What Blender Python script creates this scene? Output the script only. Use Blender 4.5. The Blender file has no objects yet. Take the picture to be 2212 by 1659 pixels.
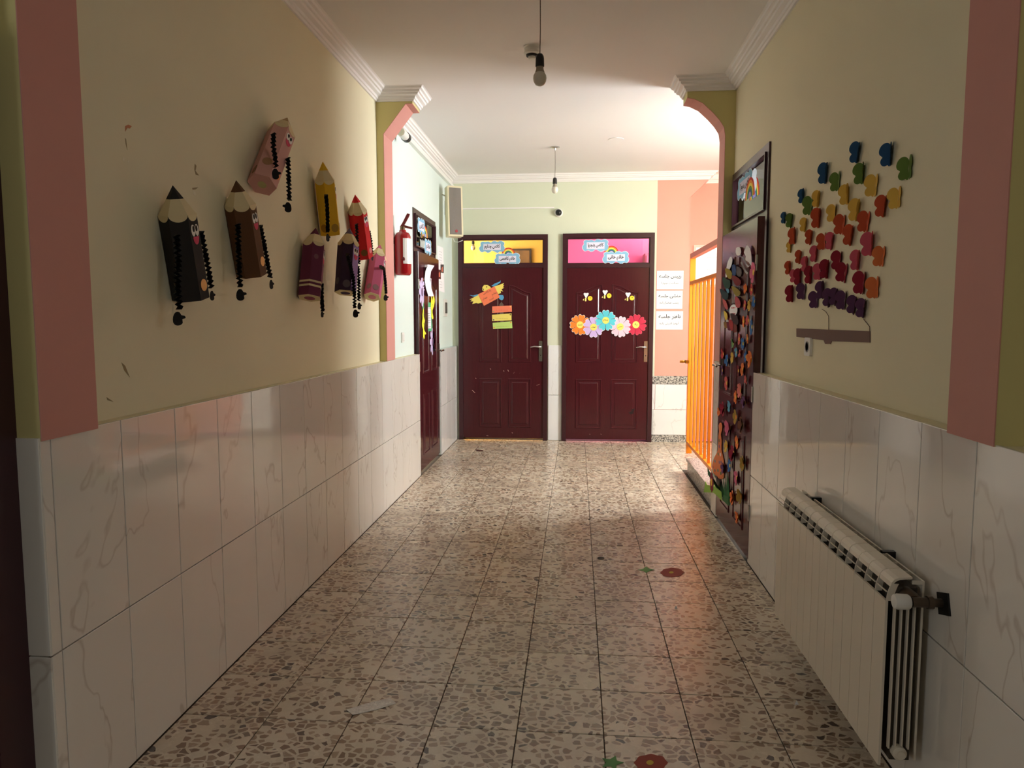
import bpy, bmesh, math, random
from mathutils import Vector, Matrix
random.seed(7)
S = bpy.context.scene
COL = S.collection
PI = math.pi

# ------------------------------------------------------------------ camera
F_PX, EYE, CX, CY = 1560.0, 1.43, 1106.0, 829.5
PITCH, YAW = math.radians(5.11), math.radians(5.108)
cam = bpy.data.cameras.new('camera'); camo = bpy.data.objects.new('camera', cam); COL.objects.link(camo)
cam.sensor_width = 36.0; cam.lens = 36.0 * F_PX / 2212.0; cam.clip_start = 0.02
camo.location = (0, 0, EYE); camo.rotation_euler = (PI / 2 - PITCH, 0, YAW)
S.camera = camo

# ------------------------------------------------------------------ world, daylight, exposure
S.view_settings.view_transform = 'Standard'; S.view_settings.look = 'None'
S.view_settings.gamma = 1.0; S.view_settings.use_curve_mapping = False
S.view_settings.exposure = 0.33
W = bpy.data.worlds.new('sky'); S.world = W; W.use_nodes = True
bg = W.node_tree.nodes['Background']; bg.inputs[0].default_value = (0.80, 0.88, 1.0, 1); bg.inputs[1].default_value = 1.0
S.cycles.max_bounces = 7; S.cycles.diffuse_bounces = 5; S.cycles.glossy_bounces = 3; S.cycles.transmission_bounces = 5
S.cycles.use_adaptive_sampling = True; S.cycles.adaptive_threshold = 0.1; S.cycles.adaptive_min_samples = 16
S.cycles.use_denoising = True; S.cycles.sample_clamp_indirect = 8.0
S.cycles.caustics_reflective = False; S.cycles.caustics_refractive = False
def area(name, loc, direction, sx, sy, power, col):
    l = bpy.data.lights.new(name, 'AREA'); l.shape = 'RECTANGLE'; l.size = sx; l.size_y = sy
    l.energy = power; l.color = col
    o = bpy.data.objects.new(name, l); COL.objects.link(o); o.location = loc
    o.rotation_euler = Vector(direction).to_track_quat('-Z', 'Y').to_euler()
    return o
# daylight entering by the stairwell window and the classroom windows; the hall pair behind the camera is added fill
area('stair_window_daylight', (3.0, 5.95, 2.10), (-1, 0, -0.35), 0.9, 1.55, 174, (0.95, 0.99, 1.0))
area('yellow_room_daylight', (-3.35, 10.6, 1.9), (1, 0, 0.05), 2.2, 1.5, 130, (1.0, 0.97, 0.9))
area('pink_room_daylight', (2.85, 10.7, 1.9), (-1, 0, 0.05), 2.2, 1.5, 150, (1.0, 0.97, 0.95))
area('right_room_daylight', (4.2, 3.2, 2.0), (-1, 0.1, 0), 2.0, 1.6, 230, (0.95, 0.98, 1.0))
area('left_room_daylight', (-5.2, 7.2, 2.0), (1, 0, 0), 2.0, 1.5, 280, (1.0, 0.98, 0.95))
area('hall_fill_left', (-3.05, -0.7, 1.75), (1, 0.25, 0), 1.6, 1.5, 26, (0.95, 0.98, 1.0))  # added fill lamp on the unseen hall side, as is the next
area('hall_fill_right', (2.97, -0.9, 1.75), (-1, 0.25, 0), 1.6, 1.5, 26, (0.95, 0.98, 1.0))

# ------------------------------------------------------------------ helpers
FW = Vector((-math.sin(YAW) * math.cos(PITCH), math.cos(YAW) * math.cos(PITCH), -math.sin(PITCH)))
RT = Vector((math.cos(YAW), math.sin(YAW), 0)); UP = RT.cross(FW)
EYEV = Vector((0, 0, EYE))
def sight(x, y): return FW + RT * ((x - CX) / F_PX) - UP * ((y - CY) / F_PX)
def onX(x, y, X): d = sight(x, y); return EYEV + d * (X / d.x)
def onY(x, y, Y): d = sight(x, y); return EYEV + d * (Y / d.y)
def onZ(x, y, Z): d = sight(x, y); return EYEV + d * ((Z - EYE) / d.z)
# planes: (axis, value) and a basis u (right), v (up), n (out of the surface)
XL, XLT, XR, XRT, YB = -1.47, -1.415, 1.085, 1.015, 8.5
BAS = {'L': ((0, 1, 0), (0, 0, 1), (1, 0, 0)), 'R': ((0, -1, 0), (0, 0, 1), (-1, 0, 0)),
       'B': ((1, 0, 0), (0, 0, 1), (0, -1, 0)), 'F': ((1, 0, 0), (0, 1, 0), (0, 0, 1))}
class Plane:
    def __init__(s, side, value):
        s.side, s.value = side, value
        s.u, s.v, s.n = [Vector(a) for a in BAS[side]]
    def pt(s, x, y):
        return {'L': onX, 'R': onX, 'B': onY, 'F': onZ}[s.side](x, y, s.value)
    def mat(s, p):
        m = Matrix((s.u, s.v, s.n)).transposed().to_4x4(); m.translation = p; return m
    def uv(s, o, x, y):
        d = s.pt(x, y) - o; return (d.dot(s.u), d.dot(s.v))
def lin(c):
    c = c / 255.0
    return c / 12.92 if c <= 0.04045 else ((c + 0.055) / 1.055) ** 2.4
MATS = {}
def mat(name, rgb, rough=0.6, metal=0.0, spec=0.5, noise=None, bump=None, coat=0.0, trans=0.0, emit=0.0, alpha=1.0):
    if name in MATS: return MATS[name]
    m = bpy.data.materials.new(name); m.use_nodes = True; nt = m.node_tree; b = nt.nodes['Principled BSDF']
    c = (lin(rgb[0]), lin(rgb[1]), lin(rgb[2]), 1)
    b.inputs['Base Color'].default_value = c; b.inputs['Roughness'].default_value = rough
    b.inputs['Metallic'].default_value = metal; b.inputs['Specular IOR Level'].default_value = spec
    b.inputs['Coat Weight'].default_value = coat; b.inputs['Transmission Weight'].default_value = trans
    if emit: b.inputs['Emission Color'].default_value = c; b.inputs['Emission Strength'].default_value = emit
    tc = None
    if noise or bump:
        tc = nt.nodes.new('ShaderNodeNewGeometry')
    if noise:
        sc, amt = noise
        n = nt.nodes.new('ShaderNodeTexNoise'); n.inputs['Scale'].default_value = sc; n.inputs['Detail'].default_value = 5
        nt.links.new(tc.outputs['Position'], n.inputs['Vector'])
        mx = nt.nodes.new('ShaderNodeMix'); mx.data_type = 'RGBA'
        mr = nt.nodes.new('ShaderNodeMapRange'); mr.inputs[1].default_value = 0.3; mr.inputs[2].default_value = 0.75
        nt.links.new(n.outputs['Fac'], mr.inputs[0]); nt.links.new(mr.outputs[0], mx.inputs[0])
        mx.inputs[6].default_value = c; mx.inputs[7].default_value = tuple(v * (1 - amt) for v in c[:3]) + (1,)
        nt.links.new(mx.outputs[2], b.inputs['Base Color'])
    if bump:
        sc, st = bump
        n = nt.nodes.new('ShaderNodeTexNoise'); n.inputs['Scale'].default_value = sc; n.inputs['Detail'].default_value = 3
        nt.links.new(tc.outputs['Position'], n.inputs['Vector'])
        bp = nt.nodes.new('ShaderNodeBump'); bp.inputs['Strength'].default_value = st; bp.inputs['Distance'].default_value = 0.01
        nt.links.new(n.outputs['Fac'], bp.inputs['Height']); nt.links.new(bp.outputs['Normal'], b.inputs['Normal'])
    MATS[name] = m
    return m
def paper(rgb, rough=0.75): return mat('paper_%d_%d_%d' % tuple(rgb), rgb, rough, spec=0.2)

class MB:
    """collects simple shapes, links them as one mesh object"""
    def __init__(s): s.v = []; s.f = []
    def add(s, verts, faces):
        b = len(s.v); s.v += [tuple(p) for p in verts]; s.f += [tuple(i + b for i in f) for f in faces]; return s
    def box(s, x0, x1, y0, y1, z0, z1):
        return s.add([(x0, y0, z0), (x1, y0, z0), (x1, y1, z0), (x0, y1, z0), (x0, y0, z1), (x1, y0, z1), (x1, y1, z1), (x0, y1, z1)],
                     [(0, 3, 2, 1), (4, 5, 6, 7), (0, 1, 5, 4), (1, 2, 6, 5), (2, 3, 7, 6), (3, 0, 4, 7)])
    def cbox(s, x0, x1, y0, y1, z0, z1, c):
        """box whose +z edges are chamfered by c"""
        a = [(x0, y0, z0), (x1, y0, z0), (x1, y1, z0), (x0, y1, z0), (x0, y0, z1 - c), (x1, y0, z1 - c), (x1, y1, z1 - c), (x0, y1, z1 - c),
             (x0 + c, y0 + c, z1), (x1 - c, y0 + c, z1), (x1 - c, y1 - c, z1), (x0 + c, y1 - c, z1)]
        f = [(0, 3, 2, 1), (8, 9, 10, 11)]
        for i in range(4):
            j = (i + 1) % 4; f += [(i, j, j + 4, i + 4), (i + 4, j + 4, j + 8, i + 8)]
        return s.add(a, f)
    def prism(s, pts, z0, z1, M=None):
        """2D outline (x,y) extruded from z0 to z1"""
        a = 0
        for i in range(len(pts)):
            p, q = pts[i - 1], pts[i]; a += p[0] * q[1] - q[0] * p[1]
        if a < 0: pts = list(reversed(pts))
        n = len(pts); v = [Vector((p[0], p[1], z0)) for p in pts] + [Vector((p[0], p[1], z1)) for p in pts]
        if M is not None: v = [M @ p for p in v]
        f = [tuple(reversed(range(n))), tuple(range(n, 2 * n))] + [(i, (i + 1) % n, (i + 1) % n + n, i + n) for i in range(n)]
        return s.add(v, f)
    def lathe(s, prof, n=20, M=None):
        """profile of (r,z) around z"""
        v = []; f = []
        for r, z in prof:
            for k in range(n):
                p = Vector((r * math.cos(2 * PI * k / n), r * math.sin(2 * PI * k / n), z)); v.append(M @ p if M is not None else p)
        m = len(prof)
        for i in range(m - 1):
            for k in range(n):
                f.append((i * n + k, i * n + (k + 1) % n, (i + 1) * n + (k + 1) % n, (i + 1) * n + k))
        f.append(tuple(reversed(range(n)))); f.append(tuple(range((m - 1) * n, m * n)))
        return s.add(v, f)
    def tube(s, path, r, n=8):
        path = [Vector(p) for p in path]; v = []; f = []
        up = Vector((0, 0, 1))
        for i, p in enumerate(path):
            t = (path[min(i + 1, len(path) - 1)] - path[max(i - 1, 0)]).normalized()
            a = t.cross(up) if abs(t.dot(up)) < 0.95 else t.cross(Vector((1, 0, 0)))
            a.normalize(); b = t.cross(a)
            rr = r[i] if isinstance(r, (list, tuple)) else r
            for k in range(n):
                v.append(p + a * (rr * math.cos(2 * PI * k / n)) + b * (rr * math.sin(2 * PI * k / n)))
        for i in range(len(path) - 1):
            for k in range(n):
                f.append((i * n + k, i * n + (k + 1) % n, (i + 1) * n + (k + 1) % n, (i + 1) * n + k))
        f.append(tuple(reversed(range(n)))); f.append(tuple(range((len(path) - 1) * n, len(path) * n)))
        return s.add(v, f)
    def mesh(s, name, material=None, smooth=False):
        me = bpy.data.meshes.new(name); me.from_pydata(s.v, [], s.f); me.update()
        bm = bmesh.new(); bm.from_mesh(me); bmesh.ops.recalc_face_normals(bm, faces=bm.faces); bm.to_mesh(me); bm.free()
        if material: me.materials.append(material)
        if smooth:
            me.polygons.foreach_set('use_smooth', [True] * len(me.polygons))
            try: me.set_sharp_from_angle(angle=math.radians(40))
            except Exception: pass
        return me
    def build(s, name, material, parent=None, smooth=False):
        o = bpy.data.objects.new(name, s.mesh(name, material, smooth)); COL.objects.link(o)
        if parent is not None: o.parent = parent
        return o
def inst(name, me, parent=None, loc=(0, 0, 0)):
    o = bpy.data.objects.new(name, me); COL.objects.link(o); o.location = loc
    if parent is not None: o.parent = parent
    return o
def tag(o, label=None, cat=None, group=None, kind=None):
    if label: o['label'] = label
    if cat: o['category'] = cat
    if group: o['group'] = group
    if kind: o['kind'] = kind
    return o
def thing(name, label, cat, M=None, group=None):
    o = bpy.data.objects.new(name, None); COL.objects.link(o); o.empty_display_size = 0.05
    if M is not None: o.matrix_world = M
    return tag(o, label, cat, group)
def struct(o): o['kind'] = 'structure'; return o
def sgroup(name, loc=(0, 0, 0)):
    o = bpy.data.objects.new(name, None); COL.objects.link(o); o.location = loc; o.empty_display_size = 0.05
    return struct(o)
def ordinal(i): return ['first', 'second', 'third', 'fourth', 'fifth', 'sixth', 'seventh', 'eighth', 'ninth', 'tenth', 'eleventh', 'twelfth', 'thirteenth', 'fourteenth', 'fifteenth', 'sixteenth'][i]

# outlines
def ell(cx, cy, rx, ry, n=20, a=0):
    return [(cx + rx * math.cos(2 * PI * k / n) * math.cos(a) - ry * math.sin(2 * PI * k / n) * math.sin(a),
             cy + rx * math.cos(2 * PI * k / n) * math.sin(a) + ry * math.sin(2 * PI * k / n) * math.cos(a)) for k in range(n)]
def rect(x0, x1, y0, y1): return [(x0, y0), (x1, y0), (x1, y1), (x0, y1)]
def rrect(x0, x1, y0, y1, r, n=4):
    p = []
    for cx, cy, a0 in ((x1 - r, y1 - r, 0), (x0 + r, y1 - r, 90), (x0 + r, y0 + r, 180), (x1 - r, y0 + r, 270)):
        for k in range(n + 1):
            a = math.radians(a0 + 90 * k / n); p.append((cx + r * math.cos(a), cy + r * math.sin(a)))
    return p
def rot2(pts, a, o=(0, 0)):
    c, s = math.cos(a), math.sin(a); return [(o[0] + x * c - y * s, o[1] + x * s + y * c) for x, y in pts]
def offset_poly(pts, d):
    """inset a counter-clockwise outline by d"""
    n = len(pts); out = []
    for i in range(n):
        p0, p1, p2 = Vector(pts[i - 1]), Vector(pts[i]), Vector(pts[(i + 1) % n])
        e1 = (p1 - p0).normalized(); e2 = (p2 - p1).normalized()
        n1 = Vector((-e1.y, e1.x)); n2 = Vector((-e2.y, e2.x)); b = (n1 + n2)
        b = b / max(0.35, b.dot(n1)) if b.length > 1e-6 else n1
        q = p1 + b * d; out.append((q.x, q.y))
    return out

# Persian text: letters to joined presentation forms, in visual order
FORMS = {'ا': (0xFE8D, 0xFE8E), 'آ': (0xFE81, 0xFE82), 'ب': (0xFE8F, 0xFE90, 0xFE91, 0xFE92), 'پ': (0xFB56, 0xFB57, 0xFB58, 0xFB59),
         'ت': (0xFE95, 0xFE96, 0xFE97, 0xFE98), 'ج': (0xFE9D, 0xFE9E, 0xFE9F, 0xFEA0), 'چ': (0xFB7A, 0xFB7B, 0xFB7C, 0xFB7D),
         'ح': (0xFEA1, 0xFEA2, 0xFEA3, 0xFEA4), 'خ': (0xFEA5, 0xFEA6, 0xFEA7, 0xFEA8), 'د': (0xFEA9, 0xFEAA), 'ر': (0xFEAD, 0xFEAE),
         'ز': (0xFEAF, 0xFEB0), 'س': (0xFEB1, 0xFEB2, 0xFEB3, 0xFEB4), 'ش': (0xFEB5, 0xFEB6, 0xFEB7, 0xFEB8),
         'ص': (0xFEB9, 0xFEBA, 0xFEBB, 0xFEBC), 'ظ': (0xFEC5, 0xFEC6, 0xFEC7, 0xFEC8), 'ق': (0xFED5, 0xFED6, 0xFED7, 0xFED8),
         'ک': (0xFB8E, 0xFB8F, 0xFB90, 0xFB91), 'ل': (0xFEDD, 0xFEDE, 0xFEDF, 0xFEE0), 'م': (0xFEE1, 0xFEE2, 0xFEE3, 0xFEE4),
         'ن': (0xFEE5, 0xFEE6, 0xFEE7, 0xFEE8), 'ه': (0xFEE9, 0xFEEA, 0xFEEB, 0xFEEC), 'و': (0xFEED, 0xFEEE),
         'ی': (0xFBFC, 0xFBFD, 0xFBFE, 0xFBFF), 'لا': (0xFEFB, 0xFEFC)}
def shape_text(t):
    u = []; i = 0
    while i < len(t):
        if t[i:i + 2] == 'لا': u.append('لا'); i += 2
        else: u.append(t[i]); i += 1
    out = []
    for k, c in enumerate(u):
        if c not in FORMS: out.append(c); continue
        f = FORMS[c]
        prev = k > 0 and u[k - 1] in FORMS and len(FORMS[u[k - 1]]) == 4
        nxt = k + 1 < len(u) and u[k + 1] in FORMS and len(f) == 4
        out.append(chr(f[3 if prev and nxt else 1 if prev else 2 if nxt else 0]))
    return ''.join(reversed(out))
def text_part(name, body, material, parent, width, cx, cy, z, height=None, ang=0.0, bold=0.0, shaped=True):
    """flat lettering centred on (cx,cy) of the parent's plane"""
    cu = bpy.data.curves.new('lettering', 'FONT'); cu.body = shape_text(body) if shaped else body
    cu.resolution_u = 2; cu.offset = bold; cu.fill_mode = 'FRONT'
    t = bpy.data.objects.new('lettering', cu); COL.objects.link(t)
    dg = bpy.context.evaluated_depsgraph_get(); me = bpy.data.meshes.new_from_object(t.evaluated_get(dg))
    bpy.data.objects.remove(t)
    xs = [v.co.x for v in me.vertices] or [0, 1]; ys = [v.co.y for v in me.vertices] or [0, 1]
    w, h = max(xs) - min(xs), max(ys) - min(ys); mx, my = (max(xs) + min(xs)) / 2, (max(ys) + min(ys)) / 2
    sx = width / w; sy = height / h if height else sx
    c, s_ = math.cos(ang), math.sin(ang)
    for v in me.vertices:
        x, y = (v.co.x - mx) * sx, (v.co.y - my) * sy
        v.co = (cx + x * c - y * s_, cy + x * s_ + y * c, z)
    me.materials.clear(); me.materials.append(material)
    o = bpy.data.objects.new(name, me); COL.objects.link(o); o.parent = parent
    return o

# ------------------------------------------------------------------ surface materials
def node_mat(name):
    m = bpy.data.materials.new(name); m.use_nodes = True; MATS[name] = m
    return m, m.node_tree, m.node_tree.nodes['Principled BSDF']
def N(nt, t, **kw):
    n = nt.nodes.new(t)
    for k, v in kw.items():
        if isinstance(k, str) and hasattr(n, k): setattr(n, k, v)
    return n
def ramp(nt, stops, interp='LINEAR'):
    r = nt.nodes.new('ShaderNodeValToRGB'); r.color_ramp.interpolation = interp; e = r.color_ramp.elements
    while len(e) < len(stops): e.new(0.5)
    for i, (p, c) in enumerate(stops):
        e[i].position = p; e[i].color = c if len(c) == 4 else (lin(c[0]), lin(c[1]), lin(c[2]), 1)
    return r
def vmath(nt, op, a, b):
    n = nt.nodes.new('ShaderNodeVectorMath'); n.operation = op
    for i, x in enumerate((a, b)):
        if isinstance(x, (tuple, list)): n.inputs[i].default_value = x
        else: nt.links.new(x, n.inputs[i])
    return n.outputs[0]
def fmath(nt, op, a, b=None):
    n = nt.nodes.new('ShaderNodeMath'); n.operation = op
    for i, x in enumerate((a, b)):
        if x is None: continue
        if isinstance(x, (int, float)): n.inputs[i].default_value = x
        else: nt.links.new(x, n.inputs[i])
    return n.outputs[0]
def mixc(nt, fac, a, b):
    n = nt.nodes.new('ShaderNodeMix'); n.data_type = 'RGBA'
    for s_, x in ((0, fac), (6, a), (7, b)):
        if isinstance(x, (int, float)): n.inputs[s_].default_value = x
        elif isinstance(x, tuple): n.inputs[s_].default_value = x
        else: nt.links.new(x, n.inputs[s_])
    return n.outputs[2]
def C3(r, g, b): return (lin(r), lin(g), lin(b), 1)

def terrazzo():
    m, nt, b = node_mat('terrazzo')
    tc = N(nt, 'ShaderNodeTexCoord'); oi = N(nt, 'ShaderNodeObjectInfo'); geo = N(nt, 'ShaderNodeNewGeometry')
    off = vmath(nt, 'SCALE', (1, 1, 1), (0, 0, 0)); nt.nodes[-1].inputs[3].default_value = 40
    nt.links.new(fmath(nt, 'MULTIPLY', oi.outputs['Random'], 40.0), nt.nodes[-2].inputs[3])
    p = vmath(nt, 'ADD', tc.outputs['Object'], off)
    nz = N(nt, 'ShaderNodeTexNoise'); nz.inputs['Scale'].default_value = 22; nz.inputs['Detail'].default_value = 2; nt.links.new(p, nz.inputs['Vector'])
    warp = vmath(nt, 'MULTIPLY', nz.outputs['Color'], (0.022, 0.022, 0.0))
    p2 = vmath(nt, 'ADD', p, warp)
    p3 = vmath(nt, 'MULTIPLY', p2, (0.8, 1.0, 1.0))
    vd = N(nt, 'ShaderNodeTexVoronoi'); vd.feature = 'DISTANCE_TO_EDGE'; vd.inputs['Scale'].default_value = 36; nt.links.new(p3, vd.inputs['Vector'])
    vc = N(nt, 'ShaderNodeTexVoronoi'); vc.inputs['Scale'].default_value = 36; nt.links.new(p3, vc.inputs['Vector'])
    vd.voronoi_dimensions = '2D'; vc.voronoi_dimensions = '2D'
    sep = N(nt, 'ShaderNodeSeparateColor'); nt.links.new(vc.outputs['Color'], sep.inputs[0])
    thr = fmath(nt, 'ADD', fmath(nt, 'MULTIPLY', sep.outputs[1], 0.17), 0.05)
    mr = N(nt, 'ShaderNodeMapRange'); nt.links.new(fmath(nt, 'SUBTRACT', vd.outputs['Distance'], thr), mr.inputs[0])
    mr.inputs[1].default_value = 0.0; mr.inputs[2].default_value = 0.03
    keep = fmath(nt, 'GREATER_THAN', sep.outputs[2], 0.27)
    mask = fmath(nt, 'MULTIPLY', mr.outputs[0], keep)
    chip = ramp(nt, [(0.0, (122, 98, 80)), (0.3, (146, 122, 102)), (0.55, (160, 138, 118)), (0.78, (174, 152, 130)), (0.9, (100, 80, 66)), (1.0, (80, 70, 66))])
    nt.links.new(sep.outputs[0], chip.inputs[0])
    n2 = N(nt, 'ShaderNodeTexNoise'); n2.inputs['Scale'].default_value = 60; nt.links.new(p, n2.inputs['Vector'])
    mort = mixc(nt, n2.outputs['Fac'], C3(222, 208, 188), C3(204, 190, 168))
    base = mixc(nt, mask, mort, chip.outputs[0])
    base = mixc(nt, fmath(nt, 'MULTIPLY', oi.outputs['Random'], 0.12), base, C3(150, 128, 104))
    # grime with a patchy shape of its own
    n3 = N(nt, 'ShaderNodeTexNoise'); n3.inputs['Scale'].default_value = 2.2; n3.inputs['Detail'].default_value = 8; n3.inputs['Roughness'].default_value = 0.7
    nt.links.new(geo.outputs['Position'], n3.inputs['Vector'])
    g = N(nt, 'ShaderNodeMapRange'); g.inputs[1].default_value = 0.52; g.inputs[2].default_value = 0.78; g.inputs[4].default_value = 0.45
    nt.links.new(n3.outputs['Fac'], g.inputs[0])
    base = mixc(nt, g.outputs[0], base, C3(104, 88, 74))
    nt.links.new(base, b.inputs['Base Color'])
    rr = N(nt, 'ShaderNodeMapRange'); rr.inputs[3].default_value = 0.16; rr.inputs[4].default_value = 0.38
    nt.links.new(n3.outputs['Fac'], rr.inputs[0]); nt.links.new(rr.outputs[0], b.inputs['Roughness'])
    b.inputs['Specular IOR Level'].default_value = 0.5
    bp = N(nt, 'ShaderNodeBump'); bp.inputs['Strength'].default_value = 0.05; bp.inputs['Distance'].default_value = 0.003
    nt.links.new(n2.outputs['Fac'], bp.inputs['Height']); nt.links.new(bp.outputs[0], b.inputs['Normal'])
    return m
def marble_tile(name, c0, c1, cv):
    m, nt, b = node_mat(name)
    tc = N(nt, 'ShaderNodeTexCoord'); oi = N(nt, 'ShaderNodeObjectInfo')
    comb = N(nt, 'ShaderNodeCombineXYZ'); nt.links.new(fmath(nt, 'MULTIPLY', oi.outputs['Random'], 17.0), comb.inputs[0])
    nt.links.new(fmath(nt, 'MULTIPLY', oi.outputs['Random'], 31.0), comb.inputs[1]); nt.links.new(fmath(nt, 'MULTIPLY', oi.outputs['Random'], 7.0), comb.inputs[2])
    p = vmath(nt, 'ADD', tc.outputs['Object'], comb.outputs[0])
    p = vmath(nt, 'ADD', vmath(nt, 'MULTIPLY', p, (1, 1, 0.5)), vmath(nt, 'MULTIPLY', p, (0, 0, 0)))
    n1 = N(nt, 'ShaderNodeTexNoise'); n1.inputs['Scale'].default_value = 2.3; n1.inputs['Detail'].default_value = 4; n1.inputs['Distortion'].default_value = 0.35
    nt.links.new(p, n1.inputs['Vector'])
    ridge = fmath(nt, 'ABSOLUTE', fmath(nt, 'SUBTRACT', n1.outputs['Fac'], 0.5))
    vr = N(nt, 'ShaderNodeMapRange'); vr.inputs[1].default_value = 0.0; vr.inputs[2].default_value = 0.008; vr.inputs[3].default_value = 1.0; vr.inputs[4].default_value = 0.0
    nt.links.new(ridge, vr.inputs[0])
    n2 = N(nt, 'ShaderNodeTexNoise'); n2.inputs['Scale'].default_value = 2.0; n2.inputs['Detail'].default_value = 2; nt.links.new(p, n2.inputs['Vector'])
    base = mixc(nt, n2.outputs['Fac'], C3(*c0), C3(*c1))
    n4 = N(nt, 'ShaderNodeTexNoise'); n4.inputs['Scale'].default_value = 5; nt.links.new(p, n4.inputs['Vector'])
    vf = fmath(nt, 'MULTIPLY', vr.outputs[0], fmath(nt, 'MULTIPLY', n4.outputs['Fac'], 0.85))
    base = mixc(nt, vf, base, C3(*cv))
    nt.links.new(base, b.inputs['Base Color'])
    b.inputs['Roughness'].default_value = 0.07; b.inputs['Specular IOR Level'].default_value = 0.6
    n3 = N(nt, 'ShaderNodeTexNoise'); n3.inputs['Scale'].default_value = 6; n3.inputs['Detail'].default_value = 1; nt.links.new(p, n3.inputs['Vector'])
    bp = N(nt, 'ShaderNodeBump'); bp.inputs['Strength'].default_value = 0.18; bp.inputs['Distance'].default_value = 0.004
    nt.links.new(n3.outputs['Fac'], bp.inputs['Height']); nt.links.new(bp.outputs[0], b.inputs['Normal'])
    return m
def speckle(name, base, dark, rough=0.3):
    m, nt, b = node_mat(name)
    geo = N(nt, 'ShaderNodeNewGeometry'); v = N(nt, 'ShaderNodeTexVoronoi'); v.inputs['Scale'].default_value = 110
    nt.links.new(geo.outputs['Position'], v.inputs['Vector'])
    sp = N(nt, 'ShaderNodeSeparateColor'); nt.links.new(v.outputs['Color'], sp.inputs[0])
    r = ramp(nt, [(0.0, dark), (0.3, tuple((a + c) // 2 for a, c in zip(base, dark))), (0.5, base), (1.0, tuple(min(255, c + 20) for c in base))], 'CONSTANT')
    nt.links.new(sp.outputs[0], r.inputs[0]); nt.links.new(r.outputs[0], b.inputs['Base Color']); b.inputs['Roughness'].default_value = rough
    return m
def wood_paint(name, c0, c1, rough):
    m, nt, b = node_mat(name)
    tc = N(nt, 'ShaderNodeTexCoord'); p = vmath(nt, 'MULTIPLY', tc.outputs['Object'], (14, 1.2, 14))
    n = N(nt, 'ShaderNodeTexNoise'); n.inputs['Scale'].default_value = 6; n.inputs['Detail'].default_value = 6; n.inputs['Distortion'].default_value = 0.6
    nt.links.new(p, n.inputs['Vector'])
    nt.links.new(mixc(nt, n.outputs['Fac'], C3(*c0), C3(*c1)), b.inputs['Base Color'])
    b.inputs['Roughness'].default_value = rough
    bp = N(nt, 'ShaderNodeBump'); bp.inputs['Strength'].default_value = 0.12; bp.inputs['Distance'].default_value = 0.003
    nt.links.new(n.outputs['Fac'], bp.inputs['Height']); nt.links.new(bp.outputs[0], b.inputs['Normal'])
    return m
TERR = terrazzo()
TILE = marble_tile('cream_marble_tile', (235, 230, 222), (225, 219, 209), (172, 154, 138))
TILEW = marble_tile('white_marble_tile', (236, 236, 236), (226, 226, 226), (186, 184, 180))
GRAN = speckle('granite', (190, 184, 176), (84, 80, 78))
GROUT = mat('dark_grout', (70, 58, 48), 0.9)
YEL = mat('cream_wall_paint', (232, 223, 192), 0.75, spec=0.25, noise=(1.5, 0.05), bump=(60, 0.04))
MINT = mat('mint_wall_paint', (216, 229, 224), 0.7, spec=0.3, noise=(1.5, 0.04), bump=(60, 0.03))
OLIVE = mat('olive_wall_paint', (212, 200, 140), 0.75, spec=0.25, bump=(60, 0.04))
SAGE = mat('sage_wall_paint', (214, 218, 196), 0.7, spec=0.25, noise=(2, 0.04), bump=(60, 0.03))
DPINK = mat('dusty_pink_paint', (208, 148, 138), 0.7, spec=0.3, noise=(2, 0.05), bump=(60, 0.03))
PINK = mat('pink_wall_paint', (238, 160, 144), 0.7, spec=0.3, noise=(2, 0.05), bump=(60, 0.03))
WHITE = mat('ceiling_paint', (236, 233, 231), 0.8, spec=0.2, bump=(50, 0.02))
PLAST = mat('white_plaster_trim', (236, 232, 230), 0.6, spec=0.3)
MAROON = wood_paint('maroon_door', (76, 23, 30), (58, 17, 24), 0.2)
MARFR = mat('maroon_frame', (58, 26, 32), 0.3, spec=0.5)
CHROME = mat('chrome', (200, 200, 200), 0.2, metal=1.0)
def thin_glass():
    m, nt, b = node_mat('clear_glass'); nt.nodes.remove(b)
    tr_ = N(nt, 'ShaderNodeBsdfTransparent'); gl_ = N(nt, 'ShaderNodeBsdfGlossy'); gl_.inputs['Roughness'].default_value = 0.02
    fr = N(nt, 'ShaderNodeFresnel'); fr.inputs[0].default_value = 1.5; mx = N(nt, 'ShaderNodeMixShader')
    nt.links.new(fr.outputs[0], mx.inputs[0]); nt.links.new(tr_.outputs[0], mx.inputs[1]); nt.links.new(gl_.outputs[0], mx.inputs[2])
    nt.links.new(mx.outputs[0], nt.nodes['Material Output'].inputs[0])
    return m
GLASS = thin_glass()
BLACK = mat('black_plastic', (22, 20, 20), 0.4)
WPLAS = mat('white_plastic', (232, 230, 224), 0.35)
ORANGE = mat('orange_gate_paint', (238, 132, 24), 0.35)
INK = mat('black_ink', (20, 20, 24), 0.8)
REDM = mat('extinguisher_red', (160, 14, 24), 0.18, coat=0.4)

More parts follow.
